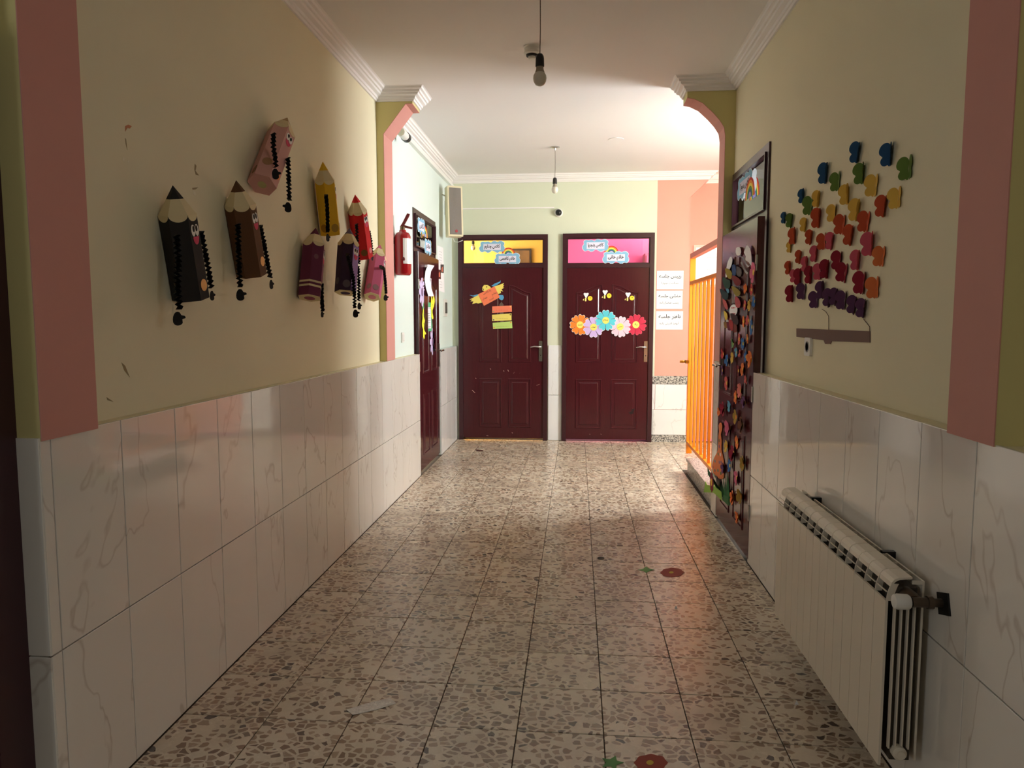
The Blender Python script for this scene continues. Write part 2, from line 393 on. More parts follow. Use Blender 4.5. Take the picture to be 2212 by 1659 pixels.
# ------------------------------------------------------------------ floor
floor = MB().box(-3.2, 3.6, -4.2, 8.62, -0.06, -0.004).build('floor', GROUT); struct(floor)
GX = [0.104 + 0.301 * k for k in range(-5, 6)]
GX[0] = -1.413; GX[8] = 1.0125
GY = [2.397 + 0.3015 * j for j in range(-4, 21)] + [8.495]
tile_meshes = {}
def floor_tile(x0, x1, y0, y1):
    w, d = round(x1 - x0, 3), round(y1 - y0, 3); g = 0.0017
    if (w, d) not in tile_meshes:
        tile_meshes[(w, d)] = MB().cbox(-w / 2 + g, w / 2 - g, -d / 2 + g, d / 2 - g, -0.02, 0, 0.0012).mesh('floor_tile', TERR)
    inst('tile', tile_meshes[(w, d)], floor, ((x0 + x1) / 2, (y0 + y1) / 2, random.uniform(-0.0006, 0.0006)))
for j in range(len(GY) - 1):
    for i in range(10):
        x0, x1 = GX[i], GX[i + 1]
        if i >= 8 and GY[j] < 6.7: continue
        floor_tile(x0, x1, GY[j], GY[j + 1])

# ------------------------------------------------------------------ walls
ZC = 3.09
ZT, ZM = 1.118, 0.515
wl = MB()
wl.box(-1.62, XL, 1.78, 6.44, 0, ZC); wl.box(XL, -1.425, 1.78, 6.44, 0, ZT - 0.002)
wl_ = struct(wl.build('wall_left', YEL))
wlf = MB(); wlf.box(-1.62, XL, 6.44, 7.49, 2.42, ZC); wlf.box(-1.62, XL, 7.49, 8.5, 0, ZC); wlf.box(XL, -1.425, 7.47, 8.5, 0, ZT - 0.002)
wlf.box(XL, XL + 0.003, 5.56, 6.44, ZT, ZC)
wlf_ = struct(wlf.build('wall_left_far', MINT))
wr = MB(); wr.box(XR, 1.25, 1.0, 4.30, 0, ZC); wr.box(XR, 1.25, 4.30, 5.26, 2.43, ZC); wr.box(1.025, XR, 1.0, 4.262, 0, ZT + 0.006)
wr_ = struct(wr.build('wall_right', YEL))
struct(MB().box(1.025, 1.25, 5.265, 5.445, 0, ZC).build('wall_right_pier', OLIVE))
wb = MB(); wb.box(-1.62, -1.385, 8.5, 8.62, 0, ZC); wb.box(-1.385, -0.345, 8.5, 8.62, 2.405, ZC); wb.box(-0.345, -0.165, 8.5, 8.62, 0, ZC)
wb.box(-0.165, 0.875, 8.5, 8.62, 2.41, ZC); wb.box(0.875, 0.905, 8.5, 8.62, 0, ZC)
wb_ = struct(wb.build('wall_back', SAGE))
# the pink end of the back wall with its 45 degree corner at the ceiling
wp = MB(); wp.prism([(0.905, 0), (1.275, 0), (1.275, 2.815), (1.47, 3.0), (1.47, ZC), (0.905, ZC)], -8.74, -8.5, Matrix.Rotation(PI / 2, 4, 'X'))
wp_ = struct(wp.build('wall_back_pink', PINK))
# stairwell behind the gate
struct(MB().box(1.2, 3.1, 8.74, 8.86, 0, ZC).build('wall_stairwell_back', PINK))
st = MB(); st.box(1.25, 3.1, 5.33, 5.45, 0, ZC)
st.box(2.92, 3.05, 5.45, 5.5, 0, ZC); st.box(2.92, 3.05, 6.4, 8.74, 0, ZC); st.box(2.92, 3.05, 5.5, 6.4, 0, 1.3); st.box(2.92, 3.05, 5.5, 6.4, 2.9, ZC)
struct(st.build('wall_stairwell', YEL))
wf = MB()
for a, b_ in ((5.5, 5.54), (5.93, 5.97), (6.36, 6.4)): wf.box(2.94, 2.98, a, b_, 1.3, 2.9)
for a, b_ in ((1.3, 1.35), (2.05, 2.1), (2.85, 2.9)): wf.box(2.94, 2.98, 5.54, 6.36, a, b_)
struct(wf.build('window_1', WPLAS))
# entrance hall behind the camera
hl = MB(); hl.box(-3.2, -3.08, -4.2, 1.70, 0, ZC); hl.box(3.0, 3.12, -4.2, 1.0, 0, ZC); hl.box(-3.2, 3.12, -4.2, -4.08, 0, ZC)
hl.box(1.25, 3.12, 0.88, 1.0, 0, ZC)
for k, (xw, yw) in enumerate(((-3.06, -0.7), (2.98, -0.9))):  # made-up window frames on solid wall, around the added fill lamps
    w_ = MB()
    for a, b_ in ((-0.86, -0.8), (0.8, 0.86)): w_.box(xw - 0.02, xw + 0.03, yw + a, yw + b_, 0.94, 2.56)
    for a, b_ in ((0.94, 1.0), (2.5, 2.56)): w_.box(xw - 0.02, xw + 0.03, yw - 0.8, yw + 0.8, a, b_)
    struct(w_.build('window_%d' % (k + 2), WPLAS))
struct(hl.build('wall_hall', YEL))
struct(MB().box(-3.2, -1.478, 1.70, 1.82, 2.15, ZC).build('wall_hall_left', OLIVE))
struct(MB().box(-5.4, 4.5, -4.2, 12.2, ZC, ZC + 0.1).build('ceiling', WHITE))
# classrooms
def room(name, x0, x1, y0, y1, m, skip=()):
    b = MB(); t = 0.1
    if 'L' not in skip: b.box(x0 - t, x0, y0, y1, 0, ZC)
    if 'R' not in skip: b.box(x1, x1 + t, y0, y1, 0, ZC)
    if 'N' not in skip: b.box(x0, x1, y0 - t, y0, 0, ZC)
    if 'F' not in skip: b.box(x0, x1, y1, y1 + t, 0, ZC)
    b.box(x0, x1, y0, y1, -0.06, -0.003)
    return struct(b.build(name, m))
YROOM = mat('yellow_room_paint', (250, 202, 92), 0.6, noise=(2, 0.08))
PROOM = mat('pink_room_paint', (255, 150, 192), 0.6, noise=(2, 0.06))
GROOM = mat('pale_green_room_paint', (196, 200, 150), 0.7)
WROOM = mat('white_room_paint', (224, 226, 222), 0.7)
room('wall_yellow_classroom', -3.4, -0.27, 8.62, 12.0, YROOM, ('N',))
room('wall_pink_classroom', -0.15, 2.9, 8.87, 12.0, PROOM, ('N',))
struct(MB().box(-0.27, -0.15, 8.62, 12.0, 0, ZC).build('wall_classroom_partition', PROOM))
struct(MB().box(-0.27, -0.265, 8.62, 12.0, 0, ZC).build('wall_yellow_partition', YROOM))
struct(MB().box(-3.4, -1.38, 8.62, 8.66, 0, ZC).build('wall_yellow_front', YROOM))
struct(MB().box(0.88, 2.9, 8.861, 8.869, 0, ZC).build('wall_pink_front', PROOM))
room('wall_left_classroom', -5.3, -1.63, 5.2, 9.0, GROOM, ('R',))
struct(MB().box(-1.63, -1.622, 7.5, 9.0, 0, ZC).build('wall_left_classroom_front', GROOM))
room('wall_right_classroom', 1.26, 4.3, 1.7, 5.32, WROOM, ('L',))

# wall tiles: each its own object
def wall_tile(parent, side, a0, a1, z0, z1, face, m=TILE, th=0.01):
    g = 0.0019; w, h = a1 - a0 - 2 * g, z1 - z0 - 2 * g
    b = MB()
    if side in 'LR':
        b.cbox(-w / 2, w / 2, -h / 2, h / 2, 0, th, 0.0012)
    else:
        b.cbox(-w / 2, w / 2, -h / 2, h / 2, 0, th, 0.0012)
    u, v, n = [Vector(x) for x in BAS[side]]
    # keep object axes aligned with the world so that grain runs upright
    b.v = [tuple(u * p[0] + v * p[1] + n * p[2]) for p in b.v]
    mid = (a0 + a1) / 2; zc = (z0 + z1) / 2
    loc = (face, mid, zc) if side in 'LR' else (mid, face, zc)
    o = b.build('tile', m, parent); o.location = loc
    return o
BED = mat('tile_joint', (112, 96, 80), 0.9)
MB().box(-1.427, -1.4235, 1.775, 6.438, 0, ZT - 0.004).build('grout_bed', BED, wl_); MB().box(1.0235, 1.027, 1.022, 4.266, 0, ZT + 0.004).build('grout_bed', BED, wr_)
MB().box(-1.427, -1.4235, 7.472, 8.5, 0, ZT - 0.004).build('grout_bed', BED, wlf_)
ys = [1.772] + [1.813 + 0.3033 * k for k in range(16)] + [6.44]
for a, b_ in zip(ys, ys[1:]):
    wall_tile(wl_, 'L', a, b_, 0, ZM, -1.425); wall_tile(wl_, 'L', a, b_, ZM, ZT, -1.425)
ys = [7.47, 7.77, 8.07, 8.37, 8.5]
for a, b_ in zip(ys, ys[1:]):
    wall_tile(wlf_, 'L', a, b_, 0, ZM, -1.425, TILEW); wall_tile(wlf_, 'L', a, b_, ZM, ZT, -1.425, TILEW)
ys = [1.911 + 0.2965 * k for k in range(-3, 8)] + [4.268]
for a, b_ in zip(ys, ys[1:]):
    wall_tile(wr_, 'R', a, b_, 0, 0.525, 1.025); wall_tile(wr_, 'R', a, b_, 0.525, ZT + 0.01, 1.025)
wall_tile(wr_, 'R', 5.26, 5.45, 0, 0.525, 1.025); wall_tile(wr_, 'R', 5.26, 5.45, 0.525, ZT + 0.01, 1.025)
wall_tile(wl_, 'B', -1.62, -1.415, 0, ZM, 1.78); wall_tile(wl_, 'B', -1.62, -1.415, ZM, ZT, 1.78)
for z0, z1 in ((0, 0.541), (0.541, 1.13)): wall_tile(wb_, 'B', -0.333, -0.172, z0, z1, 8.5, TILEW)
for z0, z1, xm in ((0.083, 0.381, 0.893), (0.381, 0.68, 0.915)):
    wall_tile(wp_, 'B', 0.877, xm, z0, z1, 8.5, TILEW); wall_tile(wp_, 'B', xm, 1.277, z0, z1, 8.5, TILEW)
MB().box(0.877, 1.28, 8.486, 8.5, 0.68, 0.775).build('granite_band', GRAN, wp_)
MB().box(0.877, 1.28, 8.486, 8.5, 0.0, 0.083).build('granite_skirting', GRAN, wp_)

# arches: olive faces, pink inner side
def arch(name, poly, y0, y1, pink_from, pink_to):
    b = MB(); n = len(poly)
    b.prism(poly, -y1, -y0, Matrix.Rotation(PI / 2, 4, 'X')); o = struct(b.build(name, OLIVE))
    p = MB()
    for i in range(pink_from, pink_to):
        (xa, za), (xb, zb) = poly[i], poly[i + 1]
        e = Vector((xb - xa, zb - za)).normalized(); nn = Vector((e.y, -e.x)) * 0.003
        if sum(poly[k - 1][0] * poly[k][1] - poly[k][0] * poly[k - 1][1] for k in range(n)) < 0: nn = -nn
        v = [(xa, y0 - .001, za), (xb, y0 - .001, zb), (xb, y1 + .001, zb), (xa, y1 + .001, za)]
        v += [(x + nn.x, y, z + nn.y) for x, y, z in v]
        p.add(v, [(0, 1, 2, 3), (7, 6, 5, 4), (0, 4, 5, 1), (1, 5, 6, 2), (2, 6, 7, 3), (3, 7, 4, 0)])
    p.build('pink_lining', DPINK, o)
    return o
arch('trim_1', [(XL, ZT), (-1.418, ZT), (-1.418, 2.78), (-1.25, 2.99), (-1.2, 2.99), (-1.2, ZC), (XL, ZC)], 5.31, 5.55, 1, 4)
arch('trim_2', [(XR, 1.13), (1.018, 1.13), (1.018, 2.70), (1.008, 2.76), (0.975, 2.81), (0.93, 2.86), (0.86, 2.925), (0.80, 2.955), (0.752, 2.965), (0.752, ZC), (XR, ZC)], 5.26, 5.45, 1, 8)
arch('trim_3', [(XL - .01, ZT - .01), (-1.412, ZT - .01), (-1.412, 2.78), (-1.25, 2.99), (-1.2, 2.99), (-1.2, ZC), (XL - .01, ZC)], 1.775, 2.0, 1, 4)
arch('trim_4', [(XR, 1.122), (1.012, 1.122), (1.012, 2.70), (0.93, 2.86), (0.752, 2.965), (0.752, ZC), (XR, ZC)], 1.83, 2.05, 1, 4)
# crown moulding swept along the wall tops
def crown(name, path, side=1, m=PLAST):
    prof = [(0, -0.085), (0.012, -0.085), (0.016, -0.072), (0.024, -0.070), (0.028, -0.055), (0.05, -0.048), (0.055, -0.036), (0.066, -0.034), (0.07, -0.02), (0.085, -0.016), (0.09, -0.004), (0.10, 0.0), (0, 0.0)]
    b = MB(); P = [Vector(p) for p in path]; n = len(prof); v = []; f = []
    for i, p in enumerate(P):
        d0 = (P[i] - P[i - 1]).normalized() if i > 0 else (P[1] - P[0]).normalized()
        d1 = (P[i + 1] - P[i]).normalized() if i < len(P) - 1 else d0
        n0 = Vector((d0.y, -d0.x)) * side; n1 = Vector((d1.y, -d1.x)) * side
        k = n0 + n1; k = k / max(0.2, k.dot(n0))
        for d, z in prof: v.append((p.x + k.x * d, p.y + k.y * d, ZC + z))
    for i in range(len(P) - 1):
        for j in range(n):
            f.append((i * n + j, i * n + (j + 1) % n, (i + 1) * n + (j + 1) % n, (i + 1) * n + j))
    f.append(tuple(range(n))); f.append(tuple(reversed(range((len(P) - 1) * n, len(P) * n))))
    return struct(b.add(v, f).build(name, m))
crown('trim_5', [(XL, 2.0), (XL, 5.31), (-1.2, 5.31), (-1.2, 5.55)])
crown('trim_6', [(XL, 5.56), (XL, 8.5), (1.47, 8.5), (1.47, 8.74), (2.9, 8.74)])
crown('trim_7', [(XR, 2.05), (XR, 5.26), (0.752, 5.26), (0.752, 5.45)], -1)

# ------------------------------------------------------------------ doors
def panel(parent, out, z, m=None):
    """a raised panel: moulding, groove and field, from its outline"""
    m = m or MAROON
    rings = [(0.0, 0.0), (0.006, 0.006), (0.014, 0.006), (0.022, -0.003), (0.034, -0.003), (0.052, 0.005)]
    b = MB(); n = len(out); v = []; f = []
    for d, h in rings:
        for x, y in offset_poly(out, d): v.append((x, y, z + h))
    for i in range(len(rings) - 1):
        for k in range(n):
            f.append((i * n + k, i * n + (k + 1) % n, (i + 1) * n + (k + 1) % n, (i + 1) * n + k))
    f.append(tuple(range((len(rings) - 1) * n, len(rings) * n)))
    return b.add(v, f).build('panel', m, parent)
def handle(parent, x, y, z, dirx):
    MB().prism(rrect(x - 0.02, x + 0.02, y - 0.12, y + 0.12, 0.006), z, z + 0.008).build('handle_plate', CHROME, parent)
    h = MB().tube([(x, y + 0.05, z + 0.004), (x, y + 0.05, z + 0.045), (x + dirx * 0.02, y + 0.052, z + 0.055), (x + dirx * 0.07, y + 0.055, z + 0.055), (x + dirx * 0.115, y + 0.047, z + 0.052)], [0.011, 0.010, 0.010, 0.009, 0.007], 10)
    h.build('lever', CHROME, parent, True)
    MB().lathe([(0.006, 0), (0.006, 0.003)], 10, Matrix.Translation((x, y - 0.05, z + 0.008))).build('keyhole', BLACK, parent)
def door(name, M, w, ztop, leaf0, leaf1, leafz, hinge, lt, glass0, glass1, fd=0.045, fw=0.05, pan=(0.15, 0.275, 0.545)):
    """frame origin at the foot of the left jamb, u right, v up, n out; leaf spans leaf0..leaf1"""
    root = bpy.data.objects.new(name, None); COL.objects.link(root); root.matrix_world = M; struct(root); root.empty_display_size = 0.1
    b = MB(); b.box(0, fw, 0, ztop, -0.1, fd); b.build('jamb', MARFR, root)
    b = MB(); b.box(w - fw, w, 0, ztop, -0.1, fd); b.build('jamb', MARFR, root)
    b = MB(); b.box(fw, w - fw, ztop - fw, ztop, -0.1, fd); b.build('head', MARFR, root)
    b = MB(); b.box(fw, w - fw, glass0 - 0.045, glass0, -0.1, fd - 0.005); b.build('transom_bar', MARFR, root)
    bd = MB()
    for a0, a1, c0, c1 in ((fw, fw + 0.012, glass0, glass1), (w - fw - 0.012, w - fw, glass0, glass1), (fw + .012, w - fw - .012, glass1 - 0.012, glass1), (fw + .012, w - fw - .012, glass0, glass0 + 0.012)):
        bd.box(a0, a1, c0, c1, -0.02, 0.022)
    bd.build('glazing_bead', MARFR, root)
    MB().box(fw + 0.005, w - fw - 0.005, glass0, glass1, -0.004, 0.0).build('glass_pane', GLASS, root)
    lw = leaf1 - leaf0
    leaf = MB().cbox(0, lw, 0.022, lt, leafz - 0.04, leafz, 0.003).build('leaf', MAROON, root); leaf.location = (leaf0, 0, 0)
    s = lw / 0.97
    xa, pw, xb = [q * s for q in pan]
    for x0 in (xa, xb): panel(leaf, [(x0, 0.15), (x0 + pw, 0.15), (x0 + pw, 0.735), (x0, 0.735)], leafz)
    top = [0.0, 0.004, 0.02, 0.045, 0.07, 0.084, 0.088]
    for x0, flip in ((xa, False), (xb, True)):
        t = [(pw * k / 6, 1.745 + top[k]) for k in range(7)]
        if flip: t = [(pw - x, y) for x, y in reversed(t)]
        panel(leaf, [(x0, 0.925), (x0 + pw, 0.925)] + [(x0 + x, y) for x, y in reversed(t)], leafz)
    hx = lw - 0.05 if hinge == 'l' else 0.05
    handle(leaf, hx, 1.06, leafz, -1 if hinge == 'l' else 1)
    gx = -0.006 if hinge == 'l' else lw + 0.006
    for gy in (0.30, 1.0, 1.75):
        MB().lathe([(0.007, -0.045), (0.007, 0.045)], 10, Matrix.Translation((gx, gy, leafz + 0.002)) @ Matrix.Rotation(-PI / 2, 4, 'X')).build('hinge', CHROME, leaf)
    return root, leaf
PB = Plane('B', YB); PL = Plane('L', XL); PR = Plane('R', XR); PF = Plane('F', 0.0)
d1, d1l = door('door_1', PB.mat(Vector((-1.39, YB, 0))), 1.05, 2.41, 0.045, 1.02, 0.03, 'l', 2.04, 2.075, 2.36, pan=(0.195, 0.27, 0.54))
d2, d2l = door('door_2', PB.mat(Vector((-0.168, YB, 0))), 1.047, 2.415, 0.04, 1.015, 0.03, 'l', 2.025, 2.068, 2.365, pan=(0.115, 0.305, 0.525))
d3, d3l = door('door_3', PL.mat(Vector((XL, 6.455, 0))), 1.03, 2.43, 0.03, 1.0, 0.042, 'l', 2.045, 2.09, 2.385, fd=0.006)
d4, d4l = door('door_4', PR.mat(Vector((XR, 5.255, 0))), 0.965, 2.43, 0.02, 1.005, 0.072, 'r', 2.01, 2.06, 2.385, fd=0.012)
# the dark door at the left edge of the hall
d5, d5l = door('door_5', Plane('B', 1.70).mat(Vector((-2.5, 1.70, 0))), 1.02, 2.15, 0.05, 0.97, 0.02, 'l', 1.98, 2.0, 2.1)

# ------------------------------------------------------------------ step and gate of the stairwell
stp = thing('stone_step', 'grey granite step below the orange gate', 'step', Matrix.Translation((1.035, 5.46, 0)))
MB().box(0, 1.8, 0.0, 1.28, 0, 0.12).build('riser', GRAN, stp)
MB().box(-0.012, 1.8, 0.0, 1.29, 0.12, 0.145).build('tread', GRAN, stp)
gate = thing('slatted_gate', 'orange metal slatted gate standing on the granite step', 'gate', Matrix.Translation((1.06, 5.62, 0.145)))
gy0, gy1, gz0, gz1 = 0.0, 1.40, 0.09, 1.64
MB().box(0, 0.05, gy1 - 0.03, gy1, 0, 1.90).build('post', ORANGE, gate)
MB().box(0, 0.05, gy0, gy0 + 0.04, 0, 1.90).build('post', ORANGE, gate)
MB().box(0, 0.04, gy0 + .04, gy1 - .03, gz1 - 0.03, gz1).build('rail', ORANGE, gate)
MB().box(0, 0.04, gy0 + .04, gy1 - .03, gz0, gz0 + 0.03).build('rail', ORANGE, gate)
SALMON = mat('salmon_rail_paint', (214, 120, 96), 0.4)
MB().box(0, 0.045, gy0 + .04, gy1 - .03, 1.855, 1.90).build('top_rail', SALMON, gate)
slat = MB().box(0.0, 0.02, 0, 0.032, gz0 + 0.03, gz1 - 0.03).mesh('slat', ORANGE)
for k in range(7): inst('slat', slat, gate, (0.006, gy0 + 0.10 + k * 0.185, 0))
gl = MB(); gl.box(-0.03, 0.0, gy1 - 0.09, gy1 + 0.005, 0.87, 0.90); gl.lathe([(0.012, -0.05), (0.014, -0.02), (0.006, 0.0)], 10, Matrix.Translation((-0.03, gy1 - 0.04, 0.885)) @ Matrix.Rotation(PI / 2, 4, 'Y'))
gl.build('latch', mat('brass', (200, 150, 60), 0.3, metal=1.0), gate)

# ------------------------------------------------------------------ radiator
RAD = mat('radiator_enamel', (224, 214, 196), 0.35)
rx0, rw, rn, ry0 = 0.885, 0.0795, 14, 2.085
rad = thing('wall_radiator', 'white aluminium radiator with ribbed sections on the right tiled wall', 'radiator', Matrix.Translation((rx0, ry0, 0.135)))
sec = MB(); g = 0.0012
sec.box(0, 0.007, g, rw - g, 0.0, 0.495)                                   # front plate
core = MB().box(0.03, 0.085, g, rw - g, 0.02, 0.535).mesh('core', mat('dark_core', (66, 58, 48), 0.7))  # core coloured dark so the slots in front of it read dark
sec.box(0.098, 0.104, g, rw - g, 0.02, 0.555)                              # rear plate
cap = [(0.012, 0.535), (0.014, 0.548), (0.022, 0.558), (0.034, 0.563), (0.07, 0.566), (0.07, 0.560), (0.036, 0.557), (0.026, 0.552), (0.019, 0.544), (0.018, 0.535)]
sec.prism([(x, z) for x, z in cap], -(rw - g), -g, Matrix.Rotation(PI / 2, 4, 'X'))
for k in range(6):
    a0, a1 = k / 6, (k + 1) / 6
    z0 = 0.495 + 0.05 * a0; z1 = 0.495 + 0.05 * a1; x0 = 0.002 + 0.012 * a0 ** 2; x1 = 0.002 + 0.012 * a1 ** 2
    sec.add([(x0, 0.001, z0), (x0, 0.004, z0), (x0 + 0.02, 0.004, z0), (x0 + .02, 0.001, z0), (x1, 0.001, z1), (x1, 0.004, z1), (x1 + 0.02, 0.004, z1), (x1 + .02, .001, z1)],
            [(0, 3, 2, 1), (4, 5, 6, 7), (0, 1, 5, 4), (1, 2, 6, 5), (2, 3, 7, 6), (3, 0, 4, 7)])
sec.box(0.004, 0.007, 0.01, rw - 0.006, 0.517, 0.520)
sec.box(0.07, 0.098, g, g + 0.003, 0.545, 0.556)
smesh = sec.mesh('section', RAD)
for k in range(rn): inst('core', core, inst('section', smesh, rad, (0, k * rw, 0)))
endf = MB()
for k in range(4): endf.box(0.02 + 0.018 * k, 0.024 + 0.018 * k, -0.012, 0.0, 0.06, 0.50)
endf.build('end_fin', RAD, rad)
MB().lathe([(0.02, 0), (0.02, 0.02), (0.012, 0.024), (0.012, 0.03)], 16, Matrix.Translation((0.05, 0.0, 0.05)) @ Matrix.Rotation(PI / 2, 4, 'X')).build('plug', RAD, rad, True)
val = MB(); val.lathe([(0.022, 0), (0.022, 0.05), (0.016, 0.06)], 16, Matrix.Translation((0.055, 0.01, 0.515)) @ Matrix.Rotation(PI / 2, 4, 'X'))
val.lathe([(0.014, 0), (0.014, 0.04), (0.018, 0.041), (0.018, 0.055), (0.012, 0.056), (0.012, 0.09)], 14, Matrix.Translation((0.045, -0.055, 0.515)) @ Matrix.Rotation(PI / 2, 4, 'Y'))
vo = val.build('valve', mat('dark_brass', (90, 78, 66), 0.35, metal=0.7), rad, True)
MB().lathe([(0.012, 0.0), (0.019, 0.003), (0.022, 0.012), (0.021, 0.04), (0.017, 0.045)], 16, Matrix.Translation((-0.005, -0.055, 0.515)) @ Matrix.Rotation(PI / 2, 4, 'Y')).build('knob', WPLAS, vo, True)
MB().prism(rot2(rect(-0.03, 0.03, -0.03, 0.03), 0.3), 0.0, 0.006, Matrix.Translation((0.131, -0.06, 0.515)) @ Matrix.Rotation(-PI / 2, 4, 'Y')).build('wall_hole', BLACK, rad)
for yy in (0.25, 0.95): MB().box(0.09, 0.13, yy, yy + 0.02, 0.535, 0.56).build('bracket', BLACK, rad)

# ------------------------------------------------------------------ ceiling fittings
BULB = mat('opal_bulb', (214, 206, 190), 0.3); BULBN = mat('bulb_neck', (150, 138, 118), 0.5)
def pendant(label, x, y, zb, rosette, s=1.0):
    """zb: bottom of the bulb"""
    t = thing('pendant_bulb', label, 'lamp', Matrix.Translation((x, y, ZC)), 'bare bulbs hanging from the ceiling')
    h = ZC - zb
    MB().tube([(0, 0, 0), (0.002, 0, -h * 0.5), (0, 0, -h + 0.15 * s)], 0.0025, 6).build('cord', mat('grey_cord', (88, 76, 66), 0.6), t)
    o = -h
    MB().lathe([(0.0, 0.152), (0.012, 0.150), (0.018, 0.142), (0.0205, 0.128), (0.0215, 0.092), (0.018, 0.09)], 18, Matrix.Translation((0, 0, o)) @ Matrix.Scale(s, 4)).build('socket', BLACK, t, True)
    MB().lathe([(0.0175, 0.094), (0.018, 0.08), (0.024, 0.062)], 18, Matrix.Translation((0, 0, o)) @ Matrix.Scale(s, 4)).build('bulb_neck', BULBN, t, True)
    MB().lathe([(0.024, 0.062), (0.031, 0.05), (0.033, 0.036), (0.030, 0.02), (0.022, 0.007), (0.01, 0.001), (0.001, 0.0)], 18, Matrix.Translation((0, 0, o)) @ Matrix.Scale(s, 4)).build('bulb', BULB, t, True)
    if rosette: MB().lathe([(0.045, 0.0), (0.045, -0.006), (0.012, -0.012), (0.006, -0.03)], 18).build('ceiling_rose', CHROME, t, True)
    return t
pb = onY(1166, 186, 3.62); pendant('bare bulb on a black socket nearest the viewer', pb.x, pb.y, pb.z, True)
pb = onY(1198.5, 418, 7.17); pendant('small bare bulb hanging further down the corridor', pb.x, pb.y, pb.z, True)
sp = onZ(1149, 102, ZC)
det = thing('smoke_detector', 'round white smoke detector on the ceiling behind the near bulb', 'detector', Matrix.Translation(sp))
MB().lathe([(0.0, 0), (0.052, 0.0), (0.05, -0.006), (0.046, -0.008), (0.046, -0.026), (0.05, -0.03), (0.05, -0.04), (0.04, -0.045)], 28).build('body', WPLAS, det, True)
MB().lathe([(0.036, -0.045), (0.034, -0.055), (0.030, -0.056)], 24).build('sensor_ring', BLACK, det, True)
MB().lathe([(0.022, -0.056), (0.022, -0.066), (0.018, -0.07)], 24).build('sensor_cap', WPLAS, det, True)
cp = onZ(1331, 301, ZC)
tag(MB().lathe([(0.001, 0), (0.07, 0), (0.07, -0.004), (0.001, -0.005)], 24, Matrix.Translation(cp)).build('ceiling_cover', WHITE), 'flat round blank cover on the far ceiling', 'ceiling cover')

# ------------------------------------------------------------------ wall fittings
ep = onX(871, 595, XL + 0.075)
ext = thing('fire_extinguisher', 'red fire extinguisher hanging on the mint wall past the arch', 'fire extinguisher', Matrix.Translation(ep))
MB().lathe([(0.0, 0.0), (0.05, 0.0), (0.058, 0.006), (0.066, 0.02), (0.067, 0.28), (0.064, 0.31), (0.052, 0.335), (0.03, 0.345), (0.025, 0.36), (0.0, 0.36)], 24).build('cylinder', REDM, ext, True)
MB().lathe([(0.022, 0.35), (0.02, 0.385), (0.012, 0.39)], 14).build('valve', mat('dull_brass', (120, 96, 70), 0.35, metal=0.8), ext, True)
MB().prism([(-0.02, 0.0), (0.0, -0.01), (0.055, 0.085), (0.06, 0.10), (0.04, 0.105), (0.0, 0.03)], -0.009, 0.009, Matrix.Translation((0, 0, 0.385)) @ Matrix.Rotation(PI / 2, 4, 'X')).build('lever', mat('dark_red', (110, 20, 26), 0.35), ext)
MB().prism([(-0.01, 0.0), (0.075, -0.02), (0.08, -0.005), (0.0, 0.018)], -0.008, 0.008, Matrix.Translation((0, 0, 0.385)) @ Matrix.Rotation(PI / 2, 4, 'X')).build('grip', MATS['dark_red'], ext)
lb = MB()
for k in range(7):
    a0, a1 = math.radians(-75 + 14 * k), math.radians(-75 + 14 * (k + 1)); r = 0.0685
    lb.add([(r * math.cos(a0), r * math.sin(a0), 0.09), (r * math.cos(a1), r * math.sin(a1), 0.09), (r * math.cos(a1), r * math.sin(a1), 0.29), (r * math.cos(a0), r * math.sin(a0), 0.29)], [(0, 1, 2, 3)])
lb.build('label', WPLAS, ext)
MB().tube([(0.02, -0.055, 0.12), (0.02, -0.075, 0.13)], 0.012, 10).build('hose_clip', MATS['dark_red'], ext)
MB().box(-0.075, -0.05, -0.02, 0.02, 0.25, 0.3).build('wall_hook', BLACK, ext)

spk = onY(982, 512, 7.75)
spkM = Matrix.Translation(spk) @ Matrix.Rotation(math.radians(27), 4, 'Z') @ Matrix.Rotation(math.radians(-3), 4, 'X')
sk = thing('column_loudspeaker', 'grey column loudspeaker with cream casing high beside the left corner', 'loudspeaker', spkM)
MB().prism(rrect(-0.082, 0.082, 0.0, 0.53, 0.006), -0.055, 0.05, Matrix.Rotation(PI / 2, 4, 'X')).build('casing', mat('cream_casing', (226, 214, 180), 0.4), sk)
MB().box(-0.064, 0.064, -0.054, -0.048, 0.02, 0.51).build('grille', mat('grey_grille', (142, 134, 128), 0.8, bump=(600, 0.6)), sk)
MB().lathe([(0.015, 0), (0.015, 0.003)], 16, Matrix.Translation((0.005, -0.054, 0.055)) @ Matrix.Rotation(PI / 2, 4, 'X')).build('badge', mat('badge_red', (170, 40, 50), 0.4), sk)
MB().tube([(-0.03, 0.05, 0.42), (-0.12, 0.03, 0.45)], 0.008, 8).build('bracket', CHROME, sk)
em = onX(962, 455, XL)
lk = thing('chrome_bracket', 'small chrome bracket with a folded arm left of the loudspeaker', 'bracket', PL.mat(em))
MB().box(-0.05, 0.02, -0.05, 0.1, 0, 0.03).build('plate', CHROME, lk)
MB().tube([(-0.02, 0.1, 0.02), (-0.03, 0.22, 0.03), (0.05, 0.24, 0.05)], 0.004, 6).build('wire', CHROME, lk)
MB().lathe([(0.02, 0), (0.032, 0.02), (0.028, 0.09), (0.01, 0.11)], 14, Matrix.Translation((0.0, -0.09, 0.04)) @ Matrix.Rotation(-PI / 2, 4, 'X')).build('lamp_head', CHROME, lk, True)

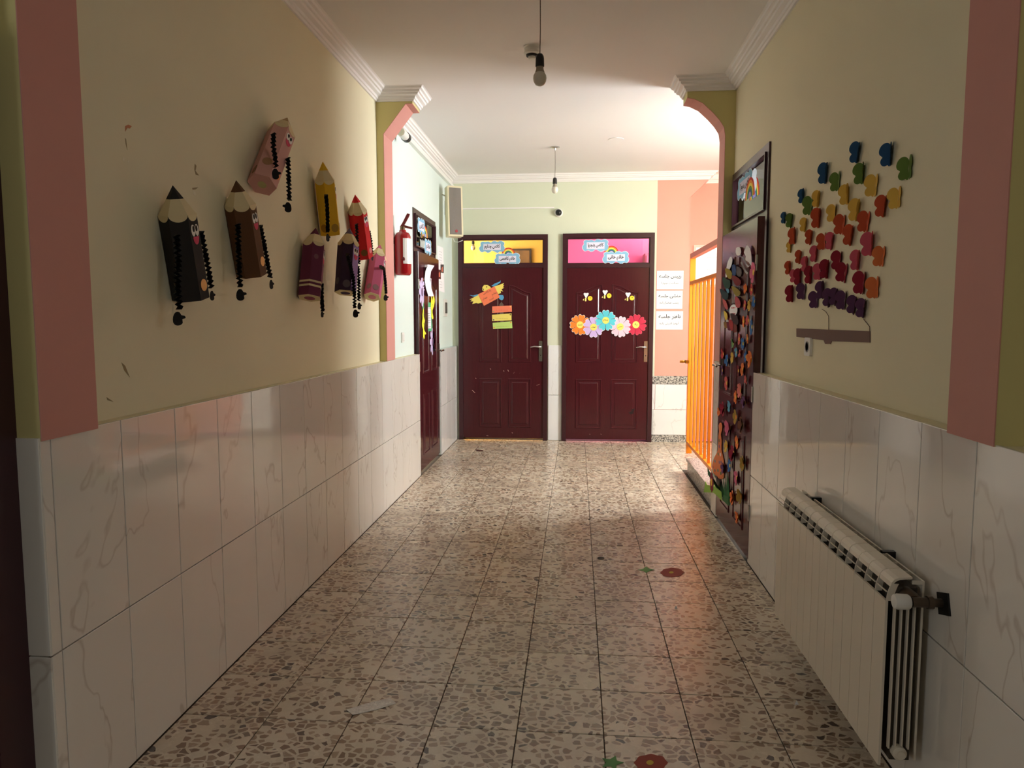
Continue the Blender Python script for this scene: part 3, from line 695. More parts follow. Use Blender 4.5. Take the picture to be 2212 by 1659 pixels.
dc = onY(1207, 460, YB)
dm = thing('dome_camera', 'small dark dome camera on the back wall above the doors', 'camera', PB.mat(dc))
MB().lathe([(0.045, 0), (0.048, 0.02), (0.04, 0.03)], 20).build('base', WPLAS, dm, True)
MB().lathe([(0.036, 0.03), (0.036, 0.045), (0.028, 0.062), (0.014, 0.07), (0.001, 0.072)], 20).build('dome', BLACK, dm, True)
tr = MB(); tr.box(-1.36, -0.27, 8.485, 8.5, 2.708, 2.722)
tag(tr.build('cable_duct', PLAST), 'thin pale cable duct running along the back wall to the dome camera', 'cable duct')
trL = MB(); trL.box(XL, XL + 0.035, 6.1, 8.49, 2.955, 2.985)
tag(trL.build('cable_trunking', WPLAS), 'white cable trunking under the crown moulding of the left wall', 'cable duct')
bc = onX(872, 291, XL + 0.09)
cm = thing('bullet_camera', 'white bullet security camera just behind the left arch', 'camera', Matrix.Translation(bc))
MB().lathe([(0.0, -0.09), (0.03, -0.09), (0.034, -0.08), (0.034, 0.05), (0.03, 0.06)], 18, Matrix.Rotation(-PI / 2, 4, 'X')).build('body', WPLAS, cm, True)
MB().lathe([(0.031, 0.045), (0.038, 0.047), (0.038, 0.105), (0.02, 0.108)], 18, Matrix.Rotation(-PI / 2, 4, 'X')).build('lens_hood', BLACK, cm, True)
MB().tube([(0, 0, 0.01), (-0.04, 0, 0.03), (-0.09, 0, 0.03)], 0.012, 8).build('mount', WPLAS, cm)

def switch(label, plane, x, y, w, h, cat='switch', name='light_switch'):
    p = plane.pt(x, y); t = thing(name, label, cat, plane.mat(p))
    MB().prism(rrect(-w / 2, w / 2, -h / 2, h / 2, 0.008), 0, 0.012).build('plate', WPLAS, t)
    return t
t = switch('white rocker switch on the mint wall near the tiles', PL, 868, 729, 0.085, 0.085)
MB().cbox(-0.028, 0.028, -0.028, 0.028, 0.012, 0.017, 0.003).build('rocker', WPLAS, t)
t = switch('white power socket below the brown paper basket', PR, 1749, 749, 0.085, 0.085, 'socket', 'power_socket')
MB().lathe([(0.026, 0.012), (0.026, 0.014), (0.021, 0.014), (0.02, 0.006)], 20).build('socket_ring', mat('grey_plastic', (150, 146, 140), 0.4), t, True)
t = switch('white framed control panel with a dark screen beside the left door', PL, 960.5, 665, 0.2, 0.19, 'control panel', 'control_panel')
MB().prism(rrect(-0.03, 0.085, -0.06, 0.06, 0.005), 0.012, 0.016).build('screen', mat('dark_screen', (90, 86, 80), 0.3), t)

# ------------------------------------------------------------------ paper things on flat surfaces
Z = 0.0
def px_thing(name, label, cat, plane, x, y, group=None, lift=0.0):
    p = plane.pt(x, y) + plane.n * lift
    t = thing(name, label, cat, plane.mat(p), group)
    return t, (lambda pts: [plane.uv(p - plane.n * lift, a, b) for a, b in pts])
def zoomed(ox, oy, s): return lambda pts: [(ox + a * s, oy + b * s) for a, b in pts]
def sheet(t, pts, m, z0=0.001, z1=0.0025, name='sheet'): return MB().prism(pts, z0, z1).build(name, m, t)
def lines(t, x0, x1, ys, z, m, h=0.004, name='text_line'):
    """small handwriting too fine to read, as short broken strokes"""
    b = MB()
    for y in ys:
        x = x0
        while x < x1:
            w = random.uniform(0.006, 0.02); b.prism(rect(x, min(x + w, x1), y, y + h * random.uniform(.5, 1)), z, z + 0.0004); x += w + random.uniform(0.004, 0.009)
    return b.build(name, m, t)
CLOUD = [(0, -0.30), (0.22, -0.40), (0.42, -0.5), (0.62, -0.38), (0.80, -0.42), (0.95, -0.28), (0.98, -0.05), (0.9, 0.1), (0.95, 0.3), (0.8, 0.46), (0.6, 0.5), (0.42, 0.42), (0.25, 0.5), (0.05, 0.48), (-0.1, 0.36), (-0.3, 0.46), (-0.55, 0.42), (-0.72, 0.46), (-0.9, 0.34), (-0.88, 0.12), (-1, -0.06), (-0.95, -0.3), (-0.78, -0.44), (-0.55, -0.36), (-0.35, -0.48), (-0.15, -0.42)]
def smooth_loop(pts, k=3):
    out = []; n = len(pts)
    for i in range(n):
        p0, p1, p2, p3 = [Vector(pts[(i + j) % n]) for j in (-1, 0, 1, 2)]
        for a in range(k):
            t = a / k
            q = 0.5 * ((2 * p1) + (p2 - p0) * t + (2 * p0 - 5 * p1 + 4 * p2 - p3) * t * t + (3 * p1 - p0 - 3 * p2 + p3) * t ** 3)
            out.append((q.x, q.y))
    return out
SKYB = paper((136, 186, 216)); LAV = paper((224, 220, 238)); WPAP = paper((240, 240, 244))
def cloud(label, plane, x, y, w, h, body, lift, sx=1.0):
    t, f = px_thing('cloud_sign', label, 'sign', plane, x, y, 'cloud name signs on the door windows', lift)
    c = smooth_loop(CLOUD)
    MB().prism([(a * w * 0.515, b * h * 1.06) for a, b in c], 0.0004, 0.001).build('border', WPAP, t)
    MB().prism([(a * w / 2, b * h) for a, b in c], 0.001, 0.0018).build('cloud', SKYB, t)
    MB().prism(rect(-w * 0.34, w * 0.34, -h * 0.27, h * 0.27), 0.0018, 0.0022).build('name_strip', LAV, t)
    if body: text_part('lettering', body, INK, t, w * 0.6, 0, 0, 0.0026, height=h * 0.44, bold=0.035)
    return t
RB = [(206, 62, 50), (240, 150, 60), (246, 222, 100), (90, 150, 80), (60, 100, 140), (178, 158, 208)]
def rainbow(label, plane, x, y, r, lift, sx=1.0):
    t, f = px_thing('rainbow_sign', label, 'sign', plane, x, y, 'paper rainbows on the door windows', lift)
    for i, c in enumerate(RB):
        r0 = r * (1 - i * 0.14); r1 = r * (1 - (i + 1) * 0.14) if i < 5 else 0
        out = [(r0 * sx * math.cos(PI * k / 14), r0 * math.sin(PI * k / 14)) for k in range(15)]
        inn = [(r1 * sx * math.cos(PI * k / 14), r1 * math.sin(PI * k / 14)) for k in range(14, -1, -1)] if r1 else []
        MB().prism(out + inn, 0.0004, 0.0016).build('band', paper(c), t)
    return t
# door windows
cloud('blue cloud sign reading the class name on the yellow door window', PB, 1063.5, 534, 0.30, 0.135, 'کلاس چهارم', 0.024)
cloud('blue cloud sign with the teacher name on the yellow door window', PB, 1096.5, 560, 0.30, 0.135, 'خانم کاظمی', 0.027)
rainbow('paper rainbow between the clouds on the yellow door window', PB, 1098.5, 550, 0.078, 0.0235)
cloud('blue cloud sign reading the class name on the pink door window', PB, 1286.5, 531, 0.30, 0.14, 'کلاس پنجم۱', 0.024)
cloud('blue cloud sign with the teacher name on the pink door window', PB, 1330, 557, 0.30, 0.14, 'خانم خانی', 0.027)
rainbow('paper rainbow between the clouds on the pink door window', PB, 1320.5, 547, 0.082, 0.0235)
cloud('upper blue cloud sign on the left door window', PL, 904.5, 489, 0.32, 0.145, 'کلاس', 0.024)
cloud('lower blue cloud sign on the left door window', PL, 918.5, 534, 0.32, 0.145, 'خانم', 0.027)
rainbow('paper rainbow between the clouds on the left door window', PL, 913.5, 512, 0.10, 0.0235)
cloud('blue cloud sign on the right door window', PR, 1613, 401, 0.42, 0.15, 'کلاس سوم۲', 0.012)
rainbow('paper rainbow on the right door window', PR, 1624.5, 427, 0.125, 0.013)
# landscape sheet behind the left door window
t, f = px_thing('green_window_sheet', 'green and yellow landscape sheet behind the left door window', 'poster', Plane('L', XL - 0.012), 912, 530)
z1 = zoomed(880, 440, 120 / 1659)
sheet(t, f(z1([(125, 300), (190, 370), (260, 430), (340, 435), (420, 500), (430, 1430), (150, 1330)])), paper((186, 206, 120)), name='grass_sheet')
sheet(t, f(z1([(145, 1110), (330, 1110), (330, 1190), (150, 1210)])), paper((250, 208, 90)), 0.0025, 0.003, 'yellow_patch')
sheet(t, f(z1([(330, 1010), (430, 1060), (440, 1430), (330, 1390)])), paper((130, 184, 84)), 0.0025, 0.003, 'tree_patch')
sheet(t, f(z1([(122, 290), (190, 360), (260, 420), (340, 425), (420, 490), (420, 510), (340, 445), (260, 440), (190, 380), (122, 310)])), WPAP, 0.0025, 0.0032, 'torn_edge')

# back door, left: bird with card, three hanging strips
z6 = zoomed(990, 500, 200 / 1508)
YP, BP, OP = paper((240, 218, 110)), paper((92, 160, 200)), paper((242, 130, 92))
t, f = px_thing('paper_bird', 'yellow and blue paper bird holding an orange card on the left back door', 'paper craft', PB, 1053, 636, None, 0.038)
def bp(pts): return f(z6(pts))
sheet(t, bp([(188, 1035), (250, 1045), (340, 1020), (345, 1050), (270, 1065), (225, 1052)]), BP, 0.0005, 0.001, 'tail')
sheet(t, bp([(545, 890), (600, 850), (680, 820), (697, 797), (690, 835), (640, 870), (590, 900)]), BP, 0.0005, 0.001, 'feather')
sheet(t, bp([(670, 1035), (735, 1040), (748, 1075), (735, 1110), (710, 1122), (670, 1100)]), BP, 0.0005, 0.001, 'wing_tip')
sheet(t, bp([(335, 1035), (240, 1085), (190, 1110), (235, 1112), (205, 1140), (255, 1140), (235, 1182), (300, 1165), (330, 1175), (395, 1160)]), YP, 0.001, 0.0015, 'wing')
sheet(t, bp([(590, 900), (700, 862), (752, 842), (730, 880), (755, 880), (725, 915), (755, 915), (710, 945), (735, 980), (695, 970), (700, 1005), (660, 1020)]), YP, 0.001, 0.0015, 'wing')
sheet(t, bp([(398, 960), (400, 910), (430, 872), (480, 872), (530, 905), (545, 940), (470, 990)]), YP, 0.001, 0.0015, 'head')
for c in ((415, 945), (470, 905)): sheet(t, [(a * 1, b) for a, b in ell(*bp([c])[0], 0.005, 0.009, 12)], INK, 0.0016, 0.002, 'eye')
sheet(t, bp([(330, 1025), (597, 895), (682, 1075), (425, 1213)]), OP, 0.002, 0.003, 'card')
for body, c, w, in (('به کلاس', (475, 990), 0.10), ('چهارم', (595, 1015), 0.065), ('خوش', (440, 1090), 0.065), ('آمدید', (545, 1100), 0.06)):
    u, v = bp([c])[0]; text_part('lettering', body, INK, t, w, u, v, 0.0034, ang=math.radians(24))
t, f = px_thing('hanging_strip_sign', 'orange, yellow and green paper strips hanging on a grey pencil shape', 'sign', PB, 1086, 684, None, 0.039)
def bp(pts): return f(z6(pts))
sheet(t, bp([(675, 1190), (708, 1145), (742, 1190), (742, 1520), (690, 1520)]), paper((104, 84, 76)), 0.0, 0.001, 'pencil_backing')
for pts, c, dots in (([(560, 1222), (875, 1206), (878, 1308), (558, 1328)], (242, 130, 100), ((580, 1303, (150, 170, 110)), (856, 1226, (250, 200, 110)))),
                     ([(555, 1357), (870, 1335), (873, 1447), (560, 1460)], (236, 216, 110), ((582, 1440, (50, 80, 110)), (853, 1355, (70, 70, 50)))),
                     ([(565, 1487), (880, 1463), (886, 1574), (572, 1588)], (188, 214, 120), ((590, 1568, (240, 120, 80)), (860, 1483, (240, 120, 60))))):
    s_ = sheet(t, bp(pts), paper(c), 0.001, 0.002, 'strip')
    for x, y, dc_ in dots: u, v = bp([(x, y)])[0]; sheet(t, ell(u, v, 0.008, 0.008, 10), paper(dc_), 0.0021, 0.0026, 'dot')
    u, v = bp([(sum(p[0] for p in pts) / 4, sum(p[1] for p in pts) / 4 + 10)])[0]
    lines(t, u - 0.07, u + 0.07, [v - 0.006], 0.0022, mat('faint_ink', (150, 110, 80), 0.9), 0.003)

# back door, right: five flowers and three bees
def heart(L, w):
    p = [(0, 0), (w * 0.30, L * 0.45), (w * 0.5, L * 0.78), (w * 0.40, L * 0.96), (w * 0.2, L), (0, L * 0.9)]
    return smooth_loop(p + [(-x, y) for x, y in reversed(p[1:-1])], 2)
z7 = zoomed(1215, 500, 200 / 1382)
for nm, (x, y), c, npet, word, a0, lift in (('orange', (262, 1392), (240, 132, 50), 7, 'آمدید', 0.2, 0.040), ('lilac', (463, 1427), (202, 176, 226), 6, 'خوش', 0.0, 0.045),
                                 ('turquoise', (643, 1327), (92, 196, 212), 7, 'پنجم', 0.0, 0.050), ('pale pink', (858, 1422), (250, 196, 212), 7, 'کلاس', 0.25, 0.045), ('crimson', (1092, 1392), (200, 52, 78), 7, 'به', 0.1, 0.040)):
    t, f = px_thing('paper_flower', '%s paper flower with a yellow centre on the right back door' % nm, 'paper flower', PB, *z7([(x, y)])[0], 'welcome flowers on the right back door', lift)
    for k in range(npet):
        a = a0 + 2 * PI * k / npet
        pt = rot2(heart(0.116, 0.077 if npet == 7 else 0.09), -a); z0 = 0.0004 * k
        MB().prism(rot2(heart(0.120, 0.081 if npet == 7 else 0.094), -a), z0, z0 + 0.0006).build('petal_edge', WPAP if nm != 'crimson' else paper((226, 110, 120)), t)
        MB().prism(pt, z0 + 0.0007, z0 + 0.0013).build('petal', paper(c), t)
    sheet(t, ell(0, 0, 0.04, 0.04, 24), YP, 0.0045, 0.0055, 'centre')
    text_part('lettering', word, INK, t, 0.052 if nm != 'crimson' else 0.03, 0, 0, 0.006, bold=0.01)
for i, (x, y) in enumerate(((368, 985), (650, 945), (990, 980))):
    t, f = px_thing('paper_bee', ['leftmost', 'middle', 'rightmost'][i] + ' of three small yellow paper bees on the right back door', 'paper bee', PB, *z7([(x, y)])[0], 'paper bees on the right back door', 0.039)
    hp = [(a, b) for a, b in rot2(heart(0.062, 0.06), 0.0)]
    MB().prism([(a - 0.012, b - 0.01) for a, b in hp], 0.0012, 0.002).build('wing', paper((232, 226, 230)), t)
    sheet(t, ell(0.034, -0.012, 0.027, 0.027, 18), paper((246, 206, 60)), 0.002, 0.003, 'head')
    sheet(t, ell(0.036, -0.006, 0.005, 0.005, 8), INK, 0.003, 0.0035, 'eye')
    sheet(t, rrect(-0.026, -0.008, -0.045, -0.005, 0.006), paper((250, 222, 130)), 0.0008, 0.0012, 'stripe')
    sheet(t, [(-0.05, -0.035), (-0.036, -0.035), (-0.042, -0.014)], paper((250, 222, 130)), 0.0008, 0.0012, 'sting')
# three printed notices
for i, (x, y, w, h, a, b_) in enumerate(((1447.5, 605, 0.30, 0.21, 'رییس جلسه', 'صباحت صیدا'), (1446, 647.5, 0.295, 0.205, 'منشی جلسه', 'زینب مختارزاده'), (1446, 692, 0.305, 0.21, 'ناظر جلسه', 'آتوسا قدرتی زاده'))):
    t, f = px_thing('printed_notice', ['top', 'middle', 'bottom'][i] + ' of three white printed notices on the pink wall', 'notice', PB, x, y, 'printed notices on the pink wall')
    MB().prism(rect(-w / 2, w / 2, -h / 2, h / 2), 0.001, 0.003).build('sheet', WPAP, t)
    text_part('heading', a, INK, t, 0.25, 0, 0.04, 0.0034, bold=0.022)
    text_part('name_line', b_, INK, t, 0.19 if i == 0 else 0.22, 0, -0.035, 0.0034, bold=0.008)
# sheet on the stairwell wall seen over the gate
PS = Plane('B', 8.74)
t, f = px_thing('framed_certificate', 'white framed certificate on the stairwell wall above the orange gate', 'picture', PS, 1527, 572)
MB().box(-0.16, 0.4, -0.26, 0.23, 0, 0.012).build('frame', mat('pale_frame', (214, 190, 176), 0.6), t)
MB().box(-0.13, 0.37, -0.23, 0.2, 0.012, 0.014).build('sheet', WPAP, t)
lines(t, 0.0, 0.22, [0.12, 0.08, 0.04, -0.06, -0.1], 0.0145, mat('pale_ink', (190, 180, 190), 0.9), 0.005)

# ------------------------------------------------------------------ left door papers
PLD = Plane('L', XL + 0.044)
zd = zoomed(895, 560, 90 / 679)
t, f = px_thing('paper_strip', 'long curled white paper strip on the left door', 'paper', PLD, *zd([(215, 350)])[0])
b = MB(); lft = f(zd([(170, 85), (160, 200), (160, 330), (172, 470), (195, 600)])); rgt = f(zd([(272, 105), (245, 200), (242, 330), (255, 470), (280, 602)]))
n = 5; dz = [0.03, 0.012, 0.004, 0.010, 0.02]
vv = [(x, y, dz[i]) for i, (x, y) in enumerate(lft)] + [(x, y, dz[i] + 0.004) for i, (x, y) in enumerate(rgt)]
vv += [(x, y, z - 0.0008) for x, y, z in vv]
ff = []
for i in range(4): ff += [(i, i + n, i + n + 1, i + 1), (2 * n + i, 2 * n + i + 1, 3 * n + i + 1, 3 * n + i)]
b.add(vv, ff).build('sheet', WPAP, t)
sheet(t, f(zd([(165, 90), (200, 88), (200, 130), (165, 130)])), WPAP, 0.0, 0.029, 'tape_tab')
t, f = px_thing('green_framed_letter', 'white printed sheet on a green backing on the left door', 'notice', PLD, *zd([(210, 940)])[0], None, 0.001)
sheet(t, f(zd([(122, 695), (262, 708), (300, 1165), (165, 1185)])), paper((84, 176, 124)), 0.0, 0.001, 'backing')
sheet(t, f(zd([(152, 772), (262, 782), (268, 1128), (168, 1130)])), WPAP, 0.001, 0.0018, 'sheet')
(ua, va), (ub, vb) = f(zd([(170, 850), (255, 980)])); lines(t, ua, ub, [va - 0.02 - 0.022 * k for k in range(5)], 0.002, INK, 0.006)
for q in (790, 1108): (ua, va), (ub, vb) = f(zd([(158, q), (265, q)])); sheet(t, rect(ua, ub, va - 0.002, va + 0.002), INK, 0.0018, 0.0021, 'border_line')
NEONY = paper((246, 240, 70))
for pts, lab in (([(308, 585), (322, 640), (325, 690), (312, 770), (290, 830), (290, 880), (305, 945), (300, 975), (285, 975), (270, 930), (272, 850), (262, 780), (268, 620), (280, 605), (285, 690), (295, 640)], 'yellow paper bird beside the top of the green letter on the left door'),
                 ([(140, 790), (148, 830), (145, 930), (165, 1000), (155, 1060), (150, 1130), (162, 1170), (188, 1210), (175, 1230), (162, 1215), (160, 1290), (150, 1305), (135, 1260), (135, 1140), (120, 1090), (118, 1040), (128, 960), (125, 900)], 'yellow paper bird overlapping the lower left of the green letter on the left door')):
    cx = sum(p[0] for p in pts) / len(pts); cy = sum(p[1] for p in pts) / len(pts)
    t, f = px_thing('paper_bird', lab, 'paper craft', PLD, *zd([(cx, cy)])[0], None, 0.003)
    sheet(t, f(zd(pts)), NEONY, 0.0, 0.0012, 'body')
    u, v = f(zd([(cx, cy)]))[0]; sheet(t, ell(u, v + 0.02, 0.006, 0.006, 10), INK, 0.0012, 0.0016, 'eye')
def blossom(r, npet, inner=0.55, a0=0.0):
    p = []
    for k in range(npet):
        a = a0 + 2 * PI * k / npet; st_ = 2 * PI / npet
        p += [(r * inner * math.cos(a - st_ / 2), r * inner * math.sin(a - st_ / 2)), (r * .93 * math.cos(a - st_ * .25), r * .93 * math.sin(a - st_ * .25)), (r * math.cos(a), r * math.sin(a)), (r * .93 * math.cos(a + st_ * .25), r * .93 * math.sin(a + st_ * .25))]
    return p
for (x, y), lab in (((122, 535), 'lilac paper flower above the green letter on the left door'), ((293, 1342), 'lilac paper flower below the green letter on the left door')):
    t, f = px_thing('paper_flower', lab, 'paper flower', PLD, *zd([(x, y)])[0], None, 0.002)
    sheet(t, blossom(0.135, 8, 0.6), paper((206, 190, 228)), 0.0, 0.001, 'petals')
    sheet(t, ell(0, 0, 0.04, 0.04, 16), paper((120, 96, 130)), 0.001, 0.0016, 'centre')
t, f = px_thing('brown_tape', 'short brown tape strip near the top of the left door', 'tape', PLD, *zd([(110, 360)])[0])
sheet(t, f(zd([(62, 375), (140, 295), (155, 335), (80, 425)])), paper((150, 96, 84)), 0, 0.0008, 'strip')
# papers on the mint wall by the left door
t, f = px_thing('wall_notice', 'white printed notice hanging by the left door frame', 'notice', PL, 951.5, 585)
sheet(t, f([(944, 530), (957, 535), (960, 632), (947, 628)]), WPAP, 0.001, 0.002)
lines(t, -0.08, 0.08, [0.2, 0.17, 0.14, 0.11, 0.08, -0.12, -0.15, -0.18], 0.0022, MATS['pale_ink'], 0.006)
for pts, c, lab in (([(951, 571), (958, 571.5), (958, 590), (951, 589)], (88, 76, 74), 'upper dark photo print pinned on the white notice by the left door'), ([(945, 582), (951.5, 583), (951.5, 603), (945, 602)], (96, 44, 40), 'lower reddish photo print pinned on the white notice by the left door')):
    t, f = px_thing('photo_print', lab, 'photo', PL, pts[0][0] + 3, pts[0][1] + 9)
    sheet(t, f(pts), paper(c), 0.003, 0.004)
    sheet(t, f([(pts[0][0] + 2, pts[0][1] + 8), (pts[0][0] + 4.5, pts[0][1] + 5), (pts[0][0] + 5, pts[0][1] + 16), (pts[0][0] + 2, pts[0][1] + 16)]), paper((214, 120, 96)), 0.004, 0.0045, 'figure')

# ------------------------------------------------------------------ paper pencils on the left wall
CREAM = paper((224, 206, 164)); BLK = paper((34, 31, 30)); EYEW = paper((236, 232, 226)); LIP = paper((206, 76, 104)); GOLD = paper((255, 186, 116))
def accordion(parent, pts, w, step=0.0085):
    """two paper strips folded over each other, hanging along a path (world points)"""
    path = [parent.matrix_world.inverted() @ p for p in pts]
    tot = sum((path[i + 1] - path[i]).length for i in range(len(path) - 1)); n = max(4, int(tot / step))
    def at(d):
        for i in range(len(path) - 1):
            l = (path[i + 1] - path[i]).length
            if d <= l or i == len(path) - 2: return path[i].lerp(path[i + 1], min(1.0, d / l)), (path[i + 1] - path[i]).normalized()
            d -= l
    b = MB()
    for s_ in (0, 1):
        v = []; f = []
        for k in range(n + 1):
            p, tt = at(tot * k / n); tw = 0.25 * math.sin(k * 0.7)
            a = tt.cross(Vector((math.cos(tw), math.sin(tw), 0.1))).normalized(); c = tt.cross(a).normalized()
            if s_: a, c = c, a
            off = c * (w * 0.5 * (1 if k % 2 else -1))
            v += [p + off + a * w * 0.5, p + off - a * w * 0.5]
        for k in range(n): f.append((2 * k, 2 * k + 1, 2 * k + 3, 2 * k + 2))
        b.add(v, f)
    return b.build('arm', mat('black_card', (30, 28, 28), 0.35), parent)
MITT = smooth_loop([(-0.006, 0.018), (0.006, 0.018), (0.012, 0.008), (0.022, 0.006), (0.024, -0.002), (0.014, -0.006), (0.015, -0.018), (0.006, -0.026), (-0.007, -0.026), (-0.015, -0.016), (-0.014, 0.004)], 2)
def pencil(label, tip, base, r, spin, col, arms, dots=(), face=0, eyes=True, endcap=None, dotcol=(120, 110, 80), stripes=False, tipcol=None, sidecol=None, xo=0.0):
    X = XL + r * (0.88 if spin == 0 else 1.0) + 0.003 + xo
    T, B_ = onX(*tip, X), onX(*base, X); L = (T - B_).length; w = (T - B_).normalized()
    a = Vector((1, 0, 0)); a = (a - w * a.dot(w)).normalized()
    a = Matrix.Rotation(math.radians(spin), 3, w) @ a; bb = w.cross(a)
    M = Matrix((a, bb, w)).transposed().to_4x4(); M.translation = B_
    t = thing('paper_pencil', label, 'paper craft', M, 'paper pencils on the left wall')
    ang = [math.radians(30 + 60 * k) for k in range(6)]
    H = [(r * math.cos(q), r * math.sin(q)) for q in ang]; zb, zc = L * 0.75, L * 0.885; ap = r * math.cos(PI / 6)
    m = paper(col)
    MB().prism(H, 0, zb).build('body', m, t)
    k2 = (L - zc) / (L - zb)
    b = MB(); v = [(x, y, zb) for x, y in H] + [(x * k2, y * k2, zc) for x, y in H]
    b.add(v, [(i, (i + 1) % 6, (i + 1) % 6 + 6, i + 6) for i in range(6)] + [tuple(range(6, 12))])
    for k in range(6):   # scalloped edge on each side of the hexagon
        q = math.radians(60 * k); fm = Matrix.Rotation(q, 4, 'Z') @ Matrix.Translation((ap, 0, zb)) @ Matrix(((0, 0, 1, 0), (1, 0, 0, 0), (0, 1, 0, 0), (0, 0, 0, 1)))
        b.prism([(r * 0.5 * math.cos(PI + PI * j / 10), r * 0.36 * math.sin(PI + PI * j / 10)) for j in range(11)], 0.0, 0.0012, fm)
    b.build('sharpened_collar', CREAM, t)
    b = MB(); b.add([(x * k2, y * k2, zc) for x, y in H] + [(0, 0, L)], [(i, (i + 1) % 6, 6) for i in range(6)] + [tuple(reversed(range(6)))])
    b.build('tip', paper(tipcol or col), t)
    def onface(k, pts, m_, z0, z1, name):
        fm = Matrix.Rotation(math.radians(60 * k), 4, 'Z') @ Matrix.Translation((ap, 0, 0)) @ Matrix(((0, 0, 1, 0), (1, 0, 0, 0), (0, 1, 0, 0), (0, 0, 0, 1)))
        return MB().prism(pts, z0, z1, fm).build(name, m_, t)
    if sidecol: onface(face, rect(-r * .49, r * .49, 0.001, zb - r * .3), paper(sidecol), 0.0, 0.0006, 'front_panel')
    if eyes:
        ez = zb - 0.055
        for s_ in (-1, 1):
            onface(face, ell(s_ * 0.0125, ez, 0.0125, 0.021, 18), EYEW, 0.0008, 0.0016, 'eye')
            onface(face, ell(s_ * 0.010, ez + 0.006, 0.007, 0.011, 14), BLK, 0.0016, 0.0022, 'pupil')
        onface(face, [(0.020 * math.cos(PI + PI * j / 10), ez - 0.022 + 0.028 * math.sin(PI + PI * j / 10)) for j in range(11)], LIP, 0.0008, 0.0016, 'mouth')
    for k, x, zf, rr, c in dots: onface(k, ell(x * r, zf * zb, rr, rr * 1.05, 18), paper(c), 0.0008, 0.0016, 'dot')
    if stripes:
        for zf in (0.16, 0.24):
            for k in range(6): onface(k, rect(-r * .505, r * .505, zf * zb, zf * zb + 0.011), CREAM, 0.0003, 0.0012, 'stripe')
    if endcap:
        MB().prism([(x * .99, y * .99) for x, y in H], -0.003, 0.0).build('end_cap', CREAM, t)
        MB().prism(ell(0, 0, r * 0.45, r * 0.45, 18), -0.004, -0.003).build('lead', paper(endcap), t)
    elif col == (214, 160, 150):
        MB().prism(ell(0, 0, r * 0.3, r * 0.3, 18), -0.001, 0.0).build('lead', paper((196, 184, 130)), t)
    bpy.context.view_layer.update()
    for pts, xa_, hand in arms:
        xa_ += xo; P = [onX(x, y, XL + xa_) for x, y in pts]
        arm = accordion(t, P, 0.02)
        if hand:
            hx, hy, ha, hs = hand; p = onX(hx, hy, XL + xa_)
            hm = t.matrix_world.inverted() @ Matrix.Translation(p) @ Matrix.Rotation(math.radians(ha), 4, 'Z') @ Matrix(((1, 0, 0, 0), (0, 0, -1, 0), (0, 1, 0, 0), (0, 0, 0, 1))) @ Matrix.Scale(hs, 4)
            MB().prism(MITT, -0.0008, 0.0008, hm).build('hand', BLK, arm)
    return t
DG = (118, 112, 84)
pencil('black paper pencil with a face, the nearest on the left wall', (373, 400), (413, 646), 0.063, 0, (44, 40, 38),
       [([(381, 507), (385, 560), (383, 620), (388, 668)], 0.125, (384, 686, 30, 1.0)), ([(434, 500), (446, 560), (453, 600), (456, 622)], 0.075, (458, 637, 80, .8))], [(0, 0.05, 0.17, 0.021, (255, 190, 122))])
pencil('dark brown paper pencil with a face beside the black one', (510, 389), (544, 595), 0.063, 0, (98, 66, 42),
       [([(514, 483), (515, 540), (517, 600), (519, 620)], 0.125, (519, 635, 30, 1.0)), ([(562, 487), (571, 530), (578, 570), (584, 600)], 0.08, (586, 613, 80, .9))], [(0, 0.1, 0.2, 0.02, (255, 190, 122))])
pencil('pale pink paper pencil tilted at the top of the group', (621, 254), (566, 399), 0.064, -10, (214, 160, 150),
       [([(591, 288), (590, 315), (595, 345), (596, 362)], 0.13, (595, 374, 30, 1.0)), ([(622, 340), (623, 370), (624, 400), (625, 433)], 0.14, (622, 446, 210, 1.0))],
       [(0, 0.1, 0.16, 0.021, (252, 170, 110)), (-1, 0.0, 0.26, 0.022, (170, 130, 96)), (-2, 0.2, 0.12, 0.022, (150, 108, 84))], tipcol=(190, 160, 120))
pencil('yellow paper pencil with one folded arm', (697, 349), (714, 507), 0.06, 15, (226, 178, 44),
       [([(704, 420), (707, 450), (708, 490), (708, 502)], 0.125, (708, 512, 70, .9))], [(-2, 0.0, 0.14, 0.022, (170, 120, 30)), (-1, 0.1, 0.14, 0.022, (176, 140, 60)), (0, 0.3, 0.14, 0.02, (196, 140, 30))])
pencil('bright red paper pencil with a face', (767, 420), (786, 556), 0.06, -12, (208, 40, 42),
       [([(770, 483), (771, 510), (772, 540), (775, 570)], 0.12, None), ([(797, 500), (801, 520), (804, 548)], 0.07, (804, 556, 80, .8))], [(0, 0.1, 0.16, 0.018, (232, 140, 140)), (-1, 0.1, 0.15, 0.021, (120, 80, 44))])
pencil('plum coloured paper pencil with two cream stripes', (682, 492), (669, 643), 0.063, 14, (110, 50, 74),
       [([(695, 612), (695, 640), (697, 672)], 0.12, (696, 678, 70, .7))], [(-1, -0.1, 0.72, 0.013, (130, 90, 100))], endcap=(150, 74, 100), stripes=True)
pencil('dark navy paper pencil with a lilac face panel', (755, 492), (746, 632), 0.062, -14, (62, 44, 66),
       [([(750, 549), (758, 580), (763, 602), (766, 640), (766, 666)], 0.125, (768, 676, 30, 1.0)), ([(773, 575), (775, 600), (775, 650)], 0.08, (776, 660, 60, .9))], [(-1, 0.1, 0.13, 0.022, (100, 92, 100)), (-2, 0.0, 0.2, 0.02, (92, 84, 92))], endcap=(80, 60, 90), sidecol=(164, 134, 196), tipcol=(110, 96, 120), xo=0.06)
